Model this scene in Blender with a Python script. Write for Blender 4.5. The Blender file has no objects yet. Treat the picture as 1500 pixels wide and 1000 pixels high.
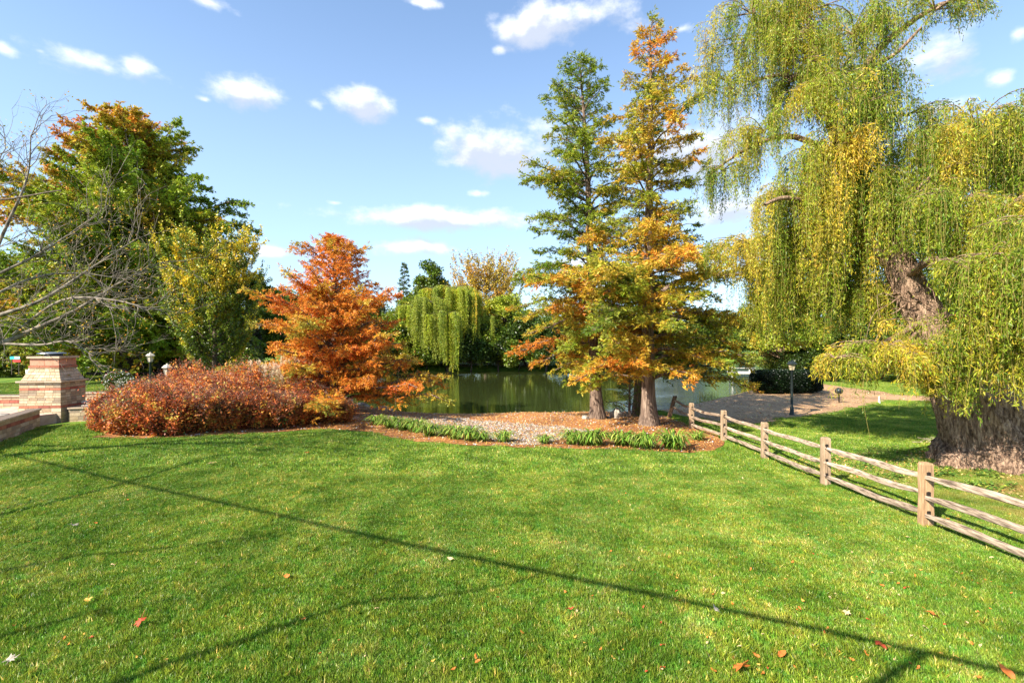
import bpy, math, numpy as np
from mathutils import Vector
from mathutils.geometry import delaunay_2d_cdt
S = bpy.context.scene
COL = bpy.data.collections.new("scene_objects"); S.collection.children.link(COL)
CH = 4.5; F = 720.0
def rg(s): return np.random.default_rng(s)
def W(px, py, D): return np.array([(px-750)/F*D, D, CH-(py-500)/F*D])
def ss(a, b, x):
    t = np.clip((x-a)/(b-a), 0, 1); return t*t*(3-2*t)
def nz(p, s=1.0, k=0):
    """cheap smooth 3D noise in about -1..1"""
    p = np.asarray(p, float)/s; r = rg(977+k); o = 0
    for i in range(5):
        v = r.normal(size=3); v = v/np.linalg.norm(v)*(1.0+.45*i)*2.2
        o = o+np.sin(p@v+r.uniform(0, 6.28)+1.3*np.sin(p@np.roll(v, 1)*.7+i))
    return o/2.6
# ------------------------------------------------------------------ terrain
POND = np.array([(-8.3,30.2),(-4,30.1),(0,30.2),(4,30.7),(8,31.0),(10.6,32.6),(15,37.5),(20.8,44),(24,50),(30,61),(44,74),(62,84),(70,96),
  (55,112),(38,108),(25,96),(18,80),(12,75.5),(4,75),(-4,75.5),(-11,75),(-18,74),(-26,68),(-30,58),(-27,48),(-20,41),(-13,34.5)], float)
def sdf(x, y, poly=POND):
    x = np.asarray(x, float); y = np.asarray(y, float)
    d = np.full(x.shape, 1e9); ins = np.zeros(x.shape, bool)
    n = len(poly)
    for i in range(n):
        ax, ay = poly[i]; bx, by = poly[(i+1) % n]
        ex, ey = bx-ax, by-ay
        t = np.clip(((x-ax)*ex+(y-ay)*ey)/(ex*ex+ey*ey), 0, 1)
        d = np.minimum(d, np.hypot(x-ax-t*ex, y-ay-t*ey))
        c = (ay > y) != (by > y)
        ins ^= c & (x < (bx-ax)*(y-ay)/((by-ay) if by != ay else 1e-9)+ax)
    return np.where(ins, -d, d)
PY = [-20, 0, 4.5, 8.9, 12, 15.6, 18.8, 22.2, 25.5, 28.5, 32, 40, 60, 110, 400]
PZ = [1.9, 1.55, 1.4, 1.16, 1.0, .82, .72, .6, .48, .3, .38, .42, .6, 1.0, 1.2]
LY = [-20, 0, 4.5, 9, 14, 18, 45, 80, 400]
LZ = [1.9, 1.65, 1.5, 1.36, 1.22, 1.15, 1.17, 1.1, 1.2]
def h(x, y):
    x = np.asarray(x, float); y = np.asarray(y, float)
    a = np.interp(y, PY, PZ); b = np.interp(y, LY, LZ)
    k = ss(3, 15, -x); L = a*(1-k)+b*k
    L = L+.035*np.sin(x*.55+1)*np.sin(y*.5)+.02*np.sin(x*1.3+y*.9)
    d = sdf(x, y)
    return np.where(d > 0, L*ss(-.2, 1.9, d)+.0, -1.2*ss(0, 3, -d)-.02)
def hz(x, y): return float(h(np.array([x]), np.array([y]))[0])
def G(px, py):
    D = 15.
    for _ in range(60):
        z = hz((px-750)/F*D, D); D = .6*D+.4*(CH-z)*F/(py-500)
    return ((px-750)/F*D, D)
def gp(px, py):
    x, y = G(px, py); return np.array([x, y, hz(x, y)])
# ------------------------------------------------------------------ mesh buffer
class MB:
    def __init__(s): s.V = []; s.F = []; s.C = []; s.n = 0; s.sm = []
    def add(s, V, Fc, col=None, smooth=False):
        V = np.asarray(V, np.float32).reshape(-1, 3); Fc = np.asarray(Fc, np.int64)
        s.V.append(V); s.F.append(Fc+s.n); s.n += len(V)
        c = np.ones((len(Fc), 3), np.float32)*.5 if col is None else np.broadcast_to(np.asarray(col, np.float32), (len(Fc), 3))
        s.C.append(c); s.sm.append(np.full(len(Fc), smooth))
        return s
    def build(s, name, mat, parent=None, label=None):
        me = bpy.data.meshes.new(name)
        if s.n:
            V = np.concatenate(s.V); tot = np.concatenate([np.full(len(f), f.shape[1]) for f in s.F])
            li = np.concatenate([f.ravel() for f in s.F]); st = np.concatenate([[0], np.cumsum(tot)[:-1]])
            me.vertices.add(len(V)); me.vertices.foreach_set('co', V.ravel())
            me.loops.add(len(li)); me.loops.foreach_set('vertex_index', li.astype(np.int32))
            me.polygons.add(len(tot)); me.polygons.foreach_set('loop_start', st.astype(np.int32))
            me.polygons.foreach_set('use_smooth', np.concatenate(s.sm))
            me.update(calc_edges=True)
            C = np.concatenate(s.C); a = me.attributes.new('col', 'FLOAT_COLOR', 'FACE')
            a.data.foreach_set('color', np.concatenate([C, np.ones((len(C), 1), np.float32)], 1).astype(np.float32).ravel())
        me.materials.append(mat)
        o = bpy.data.objects.new(name, me); COL.objects.link(o)
        if parent is not None: o.parent = parent
        if label: o['label'] = label
        return o
def nrm(v): return v/np.maximum(np.linalg.norm(v, axis=-1, keepdims=True), 1e-9)
def leaves(mb, P, D, L, Wd, col, r, flat=0.0):
    n = len(P); D = nrm(D); up = r.normal(size=(n, 3)); up[:, 2] += flat*3
    s = nrm(np.cross(D, up)); L = np.broadcast_to(np.asarray(L, float), (n,))[:, None]; Wd = np.broadcast_to(np.asarray(Wd, float), (n,))[:, None]
    V = np.stack([P, P+D*L*.45+s*Wd*.5, P+D*L, P+D*L*.45-s*Wd*.5], 1).reshape(-1, 3)
    mb.add(V, np.arange(4*n).reshape(n, 4), col)
def prisms(mb, A, B, ra, rb, col, k=3):
    A = np.asarray(A, float); B = np.asarray(B, float); n = len(A)
    if n == 0: return
    T = nrm(B-A); ref = np.where(np.abs(T[:, 2:3]) > .9, np.array([[1., 0, 0]]), np.array([[0, 0, 1.]]))
    u = nrm(np.cross(T, ref)); v = np.cross(T, u)
    ra = np.broadcast_to(np.asarray(ra, float), (n,))[:, None]; rb = np.broadcast_to(np.asarray(rb, float), (n,))[:, None]
    V = []
    for (Q, rr) in ((A, ra), (B, rb)):
        for i in range(k):
            a = 2*math.pi*i/k; V.append(Q+rr*(u*math.cos(a)+v*math.sin(a)))
    V = np.stack(V, 1).reshape(-1, 3); o = np.arange(n)[:, None]*2*k
    Fs = np.concatenate([o+np.array([[i, (i+1) % k, k+(i+1) % k, k+i]]) for i in range(k)])
    mb.add(V, Fs, col, True)
def tube(mb, P, R, k=8, col=None, fl=None, cap=False, jit=0, seed=0):
    P = np.asarray(P, float); R = np.broadcast_to(np.asarray(R, float), (len(P),)); n = len(P)
    T = np.gradient(P, axis=0); T = nrm(T)
    ref = np.array([1., 0, 0]) if abs(T[0, 2]) > .8 else np.array([0, 0, 1.])
    u = np.cross(T[0], ref); u /= np.linalg.norm(u); V = []; a = np.arange(k)*2*math.pi/k
    r = rg(seed)
    for i in range(n):
        u = u-T[i]*np.dot(u, T[i]); u /= np.linalg.norm(u); v = np.cross(T[i], u)
        rr = np.full(k, R[i])
        if fl is not None: rr = rr*fl(a, i/(n-1), P[i])
        if jit: rr = rr*(1+r.normal(size=k)*jit)
        V.append(P[i]+rr[:, None]*(np.cos(a)[:, None]*u+np.sin(a)[:, None]*v))
    V = np.concatenate(V); i = np.arange(n-1)[:, None]*k; j = np.arange(k)[None]; j2 = (j+1) % k
    Fc = np.stack([i+j, i+j2, i+k+j2, i+k+j], -1).reshape(-1, 4)
    mb.add(V, Fc, col, True)
    if cap: mb.add(V[-k:], [list(range(k))], col); mb.add(V[:k], [list(range(k))[::-1]], col)
def smoothpoly(pts, n):
    pts = np.asarray(pts, float); m = len(pts); t = np.linspace(0, m-1, n); o = []
    for q in t:
        i = min(int(q), m-2); f = q-i
        p0, p1, p2, p3 = pts[max(i-1, 0)], pts[i], pts[i+1], pts[min(i+2, m-1)]
        o.append(.5*((2*p1)+(-p0+p2)*f+(2*p0-5*p1+4*p2-p3)*f*f+(-p0+3*p1-3*p2+p3)*f**3))
    return np.array(o)
def box(mb, c, s, rz=0, col=None, tilt=None, bev=0):
    x, y, z = np.array(s)/2.
    if bev:
        b = min(bev, x*.4, y*.4, z*.4)
        V = []
        for zz, k in ((-z, b), (-z+b, 0), (z-b, 0), (z, b)):
            X, Y = x-k, y-k
            V += [(-X+b, -Y, zz), (X-b, -Y, zz), (X, -Y+b, zz), (X, Y-b, zz), (X-b, Y, zz), (-X+b, Y, zz), (-X, Y-b, zz), (-X, -Y+b, zz)]
        V = np.array(V); Fc = [[i*8+j, i*8+(j+1) % 8, i*8+8+(j+1) % 8, i*8+8+j] for i in range(3) for j in range(8)]
        caps = [list(range(24, 32)), list(range(7, -1, -1))]
    else:
        V = np.array([(sx*x, sy*y, sz*z) for sz in (-1, 1) for sx, sy in ((-1, -1), (1, -1), (1, 1), (-1, 1))]); caps = None
        Fc = [[0, 3, 2, 1], [4, 5, 6, 7], [0, 1, 5, 4], [1, 2, 6, 5], [2, 3, 7, 6], [3, 0, 4, 7]]
    if tilt is not None: V = V@np.array(tilt).T
    cs, sn = math.cos(rz), math.sin(rz)
    V = V@np.array([[cs, sn, 0], [-sn, cs, 0], [0, 0, 1]])+np.array(c)
    mb.add(V, Fc, col)
    if caps: mb.n -= len(V); mb.V.pop(); mb.V.append(V.astype(np.float32)); mb.F.append(np.array(caps)+mb.n); mb.C.append(np.broadcast_to(np.asarray(col if col is not None else (.5, .5, .5), np.float32), (2, 3))); mb.sm.append(np.array([False]*2)); mb.n += len(V)
    return mb
def lathe(mb, prof, c=(0, 0, 0), k=16, col=None, smooth=True):
    prof = np.array(prof, float); a = np.arange(k)*2*math.pi/k
    V = np.stack([prof[:, None, 0]*np.cos(a), prof[:, None, 0]*np.sin(a), np.repeat(prof[:, 1:2], k, 1)], -1).reshape(-1, 3)+np.array(c)
    n = len(prof); i = np.arange(n-1)[:, None]*k; j = np.arange(k)[None]; j2 = (j+1) % k
    mb.add(V, np.stack([i+j, i+j2, i+k+j2, i+k+j], -1).reshape(-1, 4), col, smooth)
def tag(o, label=None, cat=None, group=None, kind=None):
    if label: o['label'] = label
    if cat: o['category'] = cat
    if group: o['group'] = group
    if kind: o['kind'] = kind
    return o
def thing(name, label, cat, loc=(0, 0, 0), rz=0, group=None):
    o = bpy.data.objects.new(name, None); COL.objects.link(o); o.location = loc; o.rotation_euler = (0, 0, rz); o.empty_display_size = .2
    return tag(o, label, cat, group)
def dup(root, loc, rz, sc=1, label=None):
    r = root.copy(); COL.objects.link(r); r.location = loc; r.rotation_euler = (0, 0, rz); r.scale = (sc,)*3 if not hasattr(sc, '__len__') else sc
    if label: r['label'] = label
    for ch in list(root.children):
        c = ch.copy(); COL.objects.link(c); c.parent = r
        for g in list(ch.children):
            d = g.copy(); COL.objects.link(d); d.parent = c
    return r
# ------------------------------------------------------------------ materials
def newmat(name):
    m = bpy.data.materials.new(name); m.use_nodes = True; nt = m.node_tree; nt.nodes.clear(); return m, nt
def N(nt, t, **kw):
    n = nt.nodes.new(t)
    for k, v in kw.items():
        if k.startswith('i_'): n.inputs[k[2:].replace('_', ' ')].default_value = v
        elif k.startswith('n'): n.inputs[int(k[1:])].default_value = v
        else: setattr(n, k, v)
    return n
def ramp(nt, stops, interp='LINEAR'):
    n = nt.nodes.new('ShaderNodeValToRGB'); e = n.color_ramp; e.interpolation = interp
    while len(e.elements) > 1: e.elements.remove(e.elements[-1])
    e.elements[0].position = stops[0][0]; e.elements[0].color = (*stops[0][1], 1)
    for p, c in stops[1:]: q = e.elements.new(p); q.color = (*c, 1)
    return n
def leafmat(name, trans=.35, rough=.5, tint=(1, 1, 1), spec=.3):
    m, nt = newmat(name); L = nt.links.new
    at = N(nt, 'ShaderNodeAttribute', attribute_name='col'); out = N(nt, 'ShaderNodeOutputMaterial')
    mul = N(nt, 'ShaderNodeMix', data_type='RGBA', blend_type='MULTIPLY'); mul.inputs[0].default_value = 1; mul.inputs[7].default_value = (*tint, 1)
    p = N(nt, 'ShaderNodeBsdfPrincipled', i_Roughness=rough); p.inputs['Specular IOR Level'].default_value = spec
    t = N(nt, 'ShaderNodeBsdfTranslucent'); mx = N(nt, 'ShaderNodeMixShader'); mx.inputs[0].default_value = trans
    L(at.outputs['Color'], mul.inputs[6]); L(mul.outputs[2], p.inputs['Base Color']); L(mul.outputs[2], t.inputs[0])
    L(p.outputs[0], mx.inputs[1]); L(t.outputs[0], mx.inputs[2]); L(mx.outputs[0], out.inputs[0]); return m
def noisemat(name, stops, scale=3, detail=8, rough=.85, bump=.3, bscale=None, vscale=(1, 1, 1), coord='Object', attr=0, dist=.02, nrough=.6, stops2=None, scale2=.3):
    m, nt = newmat(name); L = nt.links.new
    tc = N(nt, 'ShaderNodeTexCoord'); mp = N(nt, 'ShaderNodeMapping'); mp.inputs['Scale'].default_value = vscale
    src = tc.outputs[coord]
    if coord == 'World': pass
    L(src, mp.inputs[0])
    no = N(nt, 'ShaderNodeTexNoise', i_Scale=scale, i_Detail=detail, i_Roughness=nrough); L(mp.outputs[0], no.inputs['Vector'])
    rp = ramp(nt, stops); L(no.outputs[0], rp.inputs[0]); c = rp.outputs[0]
    if stops2:
        n2 = N(nt, 'ShaderNodeTexNoise', i_Scale=scale2, i_Detail=4); L(tc.outputs[coord], n2.inputs['Vector']); r2 = ramp(nt, stops2); L(n2.outputs[0], r2.inputs[0])
        mu = N(nt, 'ShaderNodeMix', data_type='RGBA', blend_type='MULTIPLY'); mu.inputs[0].default_value = 1; L(c, mu.inputs[6]); L(r2.outputs[0], mu.inputs[7]); c = mu.outputs[2]
    if attr:
        at = N(nt, 'ShaderNodeAttribute', attribute_name='col'); mu = N(nt, 'ShaderNodeMix', data_type='RGBA', blend_type='MULTIPLY'); mu.inputs[0].default_value = attr
        L(c, mu.inputs[6]); L(at.outputs['Color'], mu.inputs[7]); c = mu.outputs[2]
    p = N(nt, 'ShaderNodeBsdfPrincipled', i_Roughness=rough); out = N(nt, 'ShaderNodeOutputMaterial'); L(c, p.inputs['Base Color'])
    p.inputs['Specular IOR Level'].default_value = .25
    nb = N(nt, 'ShaderNodeTexNoise', i_Scale=bscale or scale*2, i_Detail=6); L(mp.outputs[0], nb.inputs['Vector'])
    b = N(nt, 'ShaderNodeBump', i_Strength=bump, i_Distance=dist); L(nb.outputs[0], b.inputs['Height']); L(b.outputs[0], p.inputs['Normal'])
    L(p.outputs[0], out.inputs[0]); return m
def plain(name, col, rough=.5, metal=0, bump=0):
    a = tuple(c*.85 for c in col); b = tuple(min(1, c*1.15) for c in col)
    m = noisemat(name, [(.3, a), (.7, b)], scale=9, rough=rough, bump=bump); m.node_tree.nodes['Principled BSDF'].inputs['Metallic'].default_value = metal; return m
LEAF = leafmat('foliage', .35); LEAFW = leafmat('willow_leaf', .42, .45); LEAFD = leafmat('broad_leaf', .25, .4, spec=.4)
BARK = noisemat('bark', [(.3, (.045, .032, .024)), (.55, (.12, .085, .06)), (.75, (.23, .17, .12))], scale=5, vscale=(3, 3, .5), bump=.9, bscale=6, dist=.06)
BARKC = noisemat('cypress_bark', [(.32, (.045, .03, .022)), (.5, (.15, .1, .07)), (.68, (.34, .25, .18))], scale=4, vscale=(3.5, 3.5, .35), bump=1, bscale=5, dist=.08)
BARKW = noisemat('willow_bark', [(.36, (.05, .03, .02)), (.47, (.2, .12, .075)), (.6, (.46, .31, .2))], scale=3.2, vscale=(4.5, 4.5, .8), bump=1, bscale=5, dist=.1, nrough=.75)
BARKB = noisemat('grey_twig_bark', [(.35, (.06, .05, .04)), (.6, (.26, .21, .16))], scale=5, vscale=(1, 1, 1), bump=.3)
TWIG = plain('yellow_twig', (.3, .23, .06), .6); TWIGB = plain('brown_twig', (.1, .07, .045), .8)
# ------------------------------------------------------------------ palettes (leaf colours, linear)
GRN = np.array((.105, .16, .012)); DGR = np.array((.045, .075, .010)); YGR = np.array((.3, .34, .025)); GLD = np.array((.62, .42, .04))
ORG = np.array((.66, .25, .03)); RED = np.array((.6, .11, .02)); BRN = np.array((.28, .1, .035)); OLV = np.array((.2, .22, .03)); YEL = np.array((.7, .52, .03))
def pal(t, cols):
    t = np.clip(t, 0, .9999)*(len(cols)-1); i = t.astype(int); f = (t-i)[:, None]; c = np.array(cols)
    return c[i]*(1-f)+c[i+1]*f
def jit(c, r, a=.25):
    return np.clip(c*np.exp(r.normal(size=(len(c), 1))*a)*(1+r.normal(size=c.shape)*.08), .003, .95)
# ------------------------------------------------------------------ feathery conifer (bald cypress)
def cypress(name, label, base, H, r0, prof, nl, seed, colf, leaf=(.15, .05), per=8, t0=.12, up=(.05, .35), droop=.25, group=None, crook=.03,
            lean=(0, 0), bare=0.0, twig_len=.34, cat='tree', trunk_top=1.0, spray_gap=.13, flute=.12, tz=.24, forks=(), az_bias=None):
    r = rg(seed); root = thing(name, label, cat, tuple(base), 0, group)
    tr = MB(); n = 26; t = np.linspace(0, 1, n)
    P = np.stack([lean[0]*t+crook*H*.3*np.sin(t*5+seed)*t, lean[1]*t+crook*H*.3*np.cos(t*4+seed)*t, t*H*trunk_top-.25*(1-t)], 1)
    R = r0*(1-t)**.85+.02+r0*.75*np.exp(-t*H/.45)
    fl = lambda a, q, p: 1+flute*(np.sin(a*5+seed+q*2)+.6*np.sin(a*9+q*5))*np.exp(-q*H/3.)+.03*np.sin(a*13+q*40)
    tube(tr, P, R, 20, fl=fl, jit=.02, seed=seed)
    tp = lambda q: np.array([np.interp(q, t, P[:, i]) for i in range(3)])
    tw0, tw1, twr = [], [], []; limbid = []
    for i in range(nl):
        q = t0+(1-t0)*((i+r.uniform())/nl)**1.0*.985; rr = prof(q)*r.uniform(.62, 1.12)
        az = i*2.39996+r.normal()*.35
        if az_bias is not None: rr *= az_bias(az, q)
        if rr < .12: rr = .12
        if r.uniform() < bare: continue
        p0 = tp(q); sl = up[0]+(up[1]-up[0])*q+r.normal()*.06
        s = np.linspace(0, 1, 7)[:, None]; d = np.array([math.cos(az), math.sin(az), 0])
        side = np.array([-d[1], d[0], 0])
        Pl = p0+d*rr*s+side*rr*.12*np.sin(s*4+az)*s+np.array([0, 0, 1.])*(sl*rr*s*1.6-droop*rr*s**2.2+.03*rr*np.sin(s*9+az))
        lr = max(.012, .013*rr+.012)*(1.25-s[:, 0]); tube(tr, Pl, lr, 5)
        nt_ = max(6, int(rr*8.5)); q2 = r.uniform(.12, 1, nt_)
        for k in range(nt_):
            sp = q2[k]; pb = np.array([np.interp(sp, s[:, 0], Pl[:, m]) for m in range(3)])
            a2 = az+(1 if k % 2 else -1)*r.uniform(.5, 1.25)*(1-.5*sp); l = (twig_len*rr*(1.05-sp)+.28)*r.uniform(.6, 1.2)
            e = pb+np.array([math.cos(a2)*l, math.sin(a2)*l, (sl*.6-droop*1.2*sp+r.normal()*tz)*l])
            tw0.append(pb); tw1.append(e); twr.append(.008+.005*l); limbid.append(i)
        tw0.append(Pl[-2]); tw1.append(Pl[-1]+(Pl[-1]-Pl[-2])*.3); twr.append(.008); limbid.append(i)
    tw0 = np.array(tw0); tw1 = np.array(tw1); limbid = np.array(limbid)
    prisms(tr, tw0, tw1, np.array(twr), .004, None)
    tr.build('trunk', BARKC, root)
    # sprays
    ln = np.linalg.norm(tw1-tw0, axis=1); ns = np.maximum(3, (ln/spray_gap).astype(int)); idx = np.repeat(np.arange(len(ln)), ns)
    s = r.uniform(.05, 1.05, len(idx)); D = nrm(tw1-tw0)[idx]; P = tw0[idx]+(tw1-tw0)[idx]*s[:, None]+r.normal(size=(len(idx), 3))*.035
    up_ = np.array([0, 0, 1.]); sd = nrm(np.cross(D, up_)); sg = np.where(r.uniform(size=len(idx)) < .5, 1, -1)[:, None]
    SD = nrm(D*r.uniform(.2, 1, (len(idx), 1))+sd*sg*r.uniform(.4, 1.2, (len(idx), 1))+up_*r.normal(.02, .3, (len(idx), 1)))
    c = colf(P, limbid[idx], r)
    j = np.repeat(np.arange(len(idx)), per); m = len(j)
    LP = P[j]+SD[j]*r.uniform(0, .22, (m, 1))+r.normal(size=(m, 3))*.02
    LD = nrm(SD[j]+r.normal(size=(m, 3))*.45+np.array([0, 0, -.22]))
    mb = MB(); leaves(mb, LP, LD, leaf[0]*r.uniform(.55, 1.25, m), leaf[1]*r.uniform(.6, 1.2, m), jit(c[j], r, .22), r, flat=.25)
    mb.build('crown', LEAF, root); return root
# ------------------------------------------------------------------ recursive skeleton
def branching(r, p, d, L, R, depth, out, tips, split=3, spread=.6, grav=0., upb=.1, ratio=.68, wob=.18, nseg=5):
    P = [p]; dd = d/np.linalg.norm(d)
    for i in range(nseg):
        dd = dd+r.normal(size=3)*wob+np.array([0, 0, upb-grav]); dd /= np.linalg.norm(dd); P.append(P[-1]+dd*L/nseg)
    P = np.array(P); out.append((P, R, R*.6 if depth else R*.3, depth))
    if depth == 0: tips.append((P[-1], dd, P)); return
    ns = split if isinstance(split, int) else split[min(len(split)-1, depth-1)]
    for k in range(ns):
        i = nseg if k == 0 else r.integers(2, nseg+1); v = r.normal(size=3); v -= v@dd*dd; v /= np.linalg.norm(v)
        branching(r, P[i], nrm(dd+v*spread*r.uniform(.6, 1.3)), L*ratio*r.uniform(.75, 1.2), R*(.72 if k == 0 else .55), depth-1, out, tips, split, spread, grav, upb, ratio, wob, nseg)
def skel(mb, out, kmax=9):
    for P, a, b, dep in out:
        if dep >= 2: tube(mb, P, np.linspace(a, b, len(P)), min(kmax, 4+dep))
    A = np.concatenate([P[:-1] for P, a, b, d in out if d < 2]); B = np.concatenate([P[1:] for P, a, b, d in out if d < 2])
    ra = np.concatenate([np.linspace(a, b, len(P))[:-1] for P, a, b, d in out if d < 2]); rb = np.concatenate([np.linspace(a, b, len(P))[1:] for P, a, b, d in out if d < 2])
    prisms(mb, A, B, ra, rb, None)
# ------------------------------------------------------------------ broadleaf tree: limbs into lumpy leaf clumps
def broad(name, label, base, H, rad, seed, colf, nleaf=30000, leaf=(.22, .16), t0=.2, nclump=70, group=None, trunk_r=None, shape=1.0, clump=.2, cat='tree', bark=None, open_=.0, mat=None, flat=.8):
    r = rg(seed); root = thing(name, label, cat, tuple(base), 0, group); tr = MB(); rx, ry = (rad, rad) if not hasattr(rad, '__len__') else rad
    tr_r = trunk_r or H*.02; th = H*max(t0, .1)
    tube(tr, [(0, 0, -.3), (0, 0, .2), (.03*H*r.normal(), 0, th), (0, .02*H*r.normal(), H*.55), (0, 0, H*.85)], [tr_r*1.5, tr_r*1.05, tr_r*.85, tr_r*.5, tr_r*.12], 9)
    u = r.normal(size=(nclump, 3)); u = nrm(u); rr = r.uniform(.25, 1, nclump)**.5
    u[:, 2] = np.where(u[:, 2] < -.6, -u[:, 2], u[:, 2])
    C = u*rr[:, None]; C[:, 2] = (C[:, 2]+1)/2
    w = np.sqrt(np.clip(1-np.abs(2*C[:, 2]-1)**2.4, .05, 1))
    zb = th*.6 if t0 > .1 else H*.02; z = zb+C[:, 2]*(H-zb)*.95; hr = np.hypot(C[:, 0], C[:, 1]); k = np.where(C[:, 2] > .5, shape, 1.0)
    C = np.stack([C[:, 0]*rx*(.6+.45*w)*k*1.12, C[:, 1]*ry*(.6+.45*w)*k*1.12, z], 1)
    st = np.stack([np.zeros(nclump), np.zeros(nclump), np.clip(z*.55, th*.6, H*.8)], 1)
    for i in range(nclump):
        mid = (st[i]+C[i])/2+np.array([0, 0, -.04*H]); tube(tr, smoothpoly([st[i], mid, C[i]], 5), np.linspace(tr_r*.3, .015, 5), 4)
    tr.build('trunk', bark or BARK, root)
    cs = clump*min(rx, ry, H*.6)*r.uniform(.6, 1.35, nclump)*1.25
    pr = cs**2; idx = r.choice(nclump, nleaf, p=pr/pr.sum()); q = nrm(r.normal(size=(nleaf, 3)))*(r.uniform(size=(nleaf, 1))**.45)
    P = C[idx]+q*cs[idx, None]*np.array([1.15, 1.15, .75]); P += r.normal(size=P.shape)*.06*cs.mean()
    D = nrm(q+r.normal(size=q.shape)*.8+np.array([0, 0, -.3])); mb = MB(); c = colf(P, idx, r)
    leaves(mb, P, D, leaf[0]*r.uniform(.5, 1.3, nleaf), leaf[1]*r.uniform(.6, 1.2, nleaf), jit(c, r, .25), r, flat=flat)
    mb.build('crown', mat or LEAFD, root); return root
# ------------------------------------------------------------------ tree of upright spikes with leaves packed along shoots
def spiky(name, label, base, H, rad, seed, colf, nshoot=160, per=90, leaf=(.12, .09), t0=.15, group=None, thick=.14, cat='tree', upk=1.0):
    r = rg(seed); root = thing(name, label, cat, tuple(base), 0, group); tr = MB()
    tube(tr, [(0, 0, -.3), (0, 0, H*.3), (.1, 0, H*.95)], [H*.022, H*.016, .02], 8)
    A, B, K = [], [], []
    for i in range(nshoot):
        q = t0+(1-t0)*r.uniform()**1.1*.92; az = i*2.4+r.normal()*.3; R = rad*(1-((q-.35)/.68)**2*.75)*r.uniform(.5, 1.0); R = max(R, .4)
        z0 = H*q*.82; d = np.array([math.cos(az), math.sin(az), 0.])
        a = np.array([0, 0, z0]); m = a+d*R*.6+np.array([0, 0, .3*R*upk]); b = a+d*R+np.array([0, 0, (.75+.6*q)*R*upk+.3])
        Pn = smoothpoly([a, m, b], 6); tube(tr, Pn, np.linspace(.04, .008, 6), 4)
        for k in range(2, 5):
            A.append(Pn[k]); B.append(Pn[k+1]); K.append(i)
            for e in range(2):
                sdv = np.array([-d[1], d[0], 0])*r.choice([-1, 1])
                A.append(Pn[k]); B.append(Pn[k]+d*.25*R*.5+sdv*R*r.uniform(.1, .3)+np.array([0, 0, R*r.uniform(.1, .35)])); K.append(i)
    A = np.array(A); B = np.array(B); K = np.array(K); prisms(tr, A, B, .012, .006, None); tr.build('trunk', BARK, root)
    n = len(A)*per//3; idx = r.integers(0, len(A), n); s = r.uniform(0, 1.05, (n, 1)); P = A[idx]*(1-s)+B[idx]*s+r.normal(size=(n, 3))*thick*.5
    D = nrm(nrm(B-A)[idx]*.7+r.normal(size=(n, 3))); mb = MB(); leaves(mb, P, D, leaf[0]*r.uniform(.6, 1.2, n), leaf[1]*r.uniform(.6, 1.2, n), jit(colf(P, K[idx], r), r, .22), r)
    mb.build('crown', LEAFD, root); return root
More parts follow.
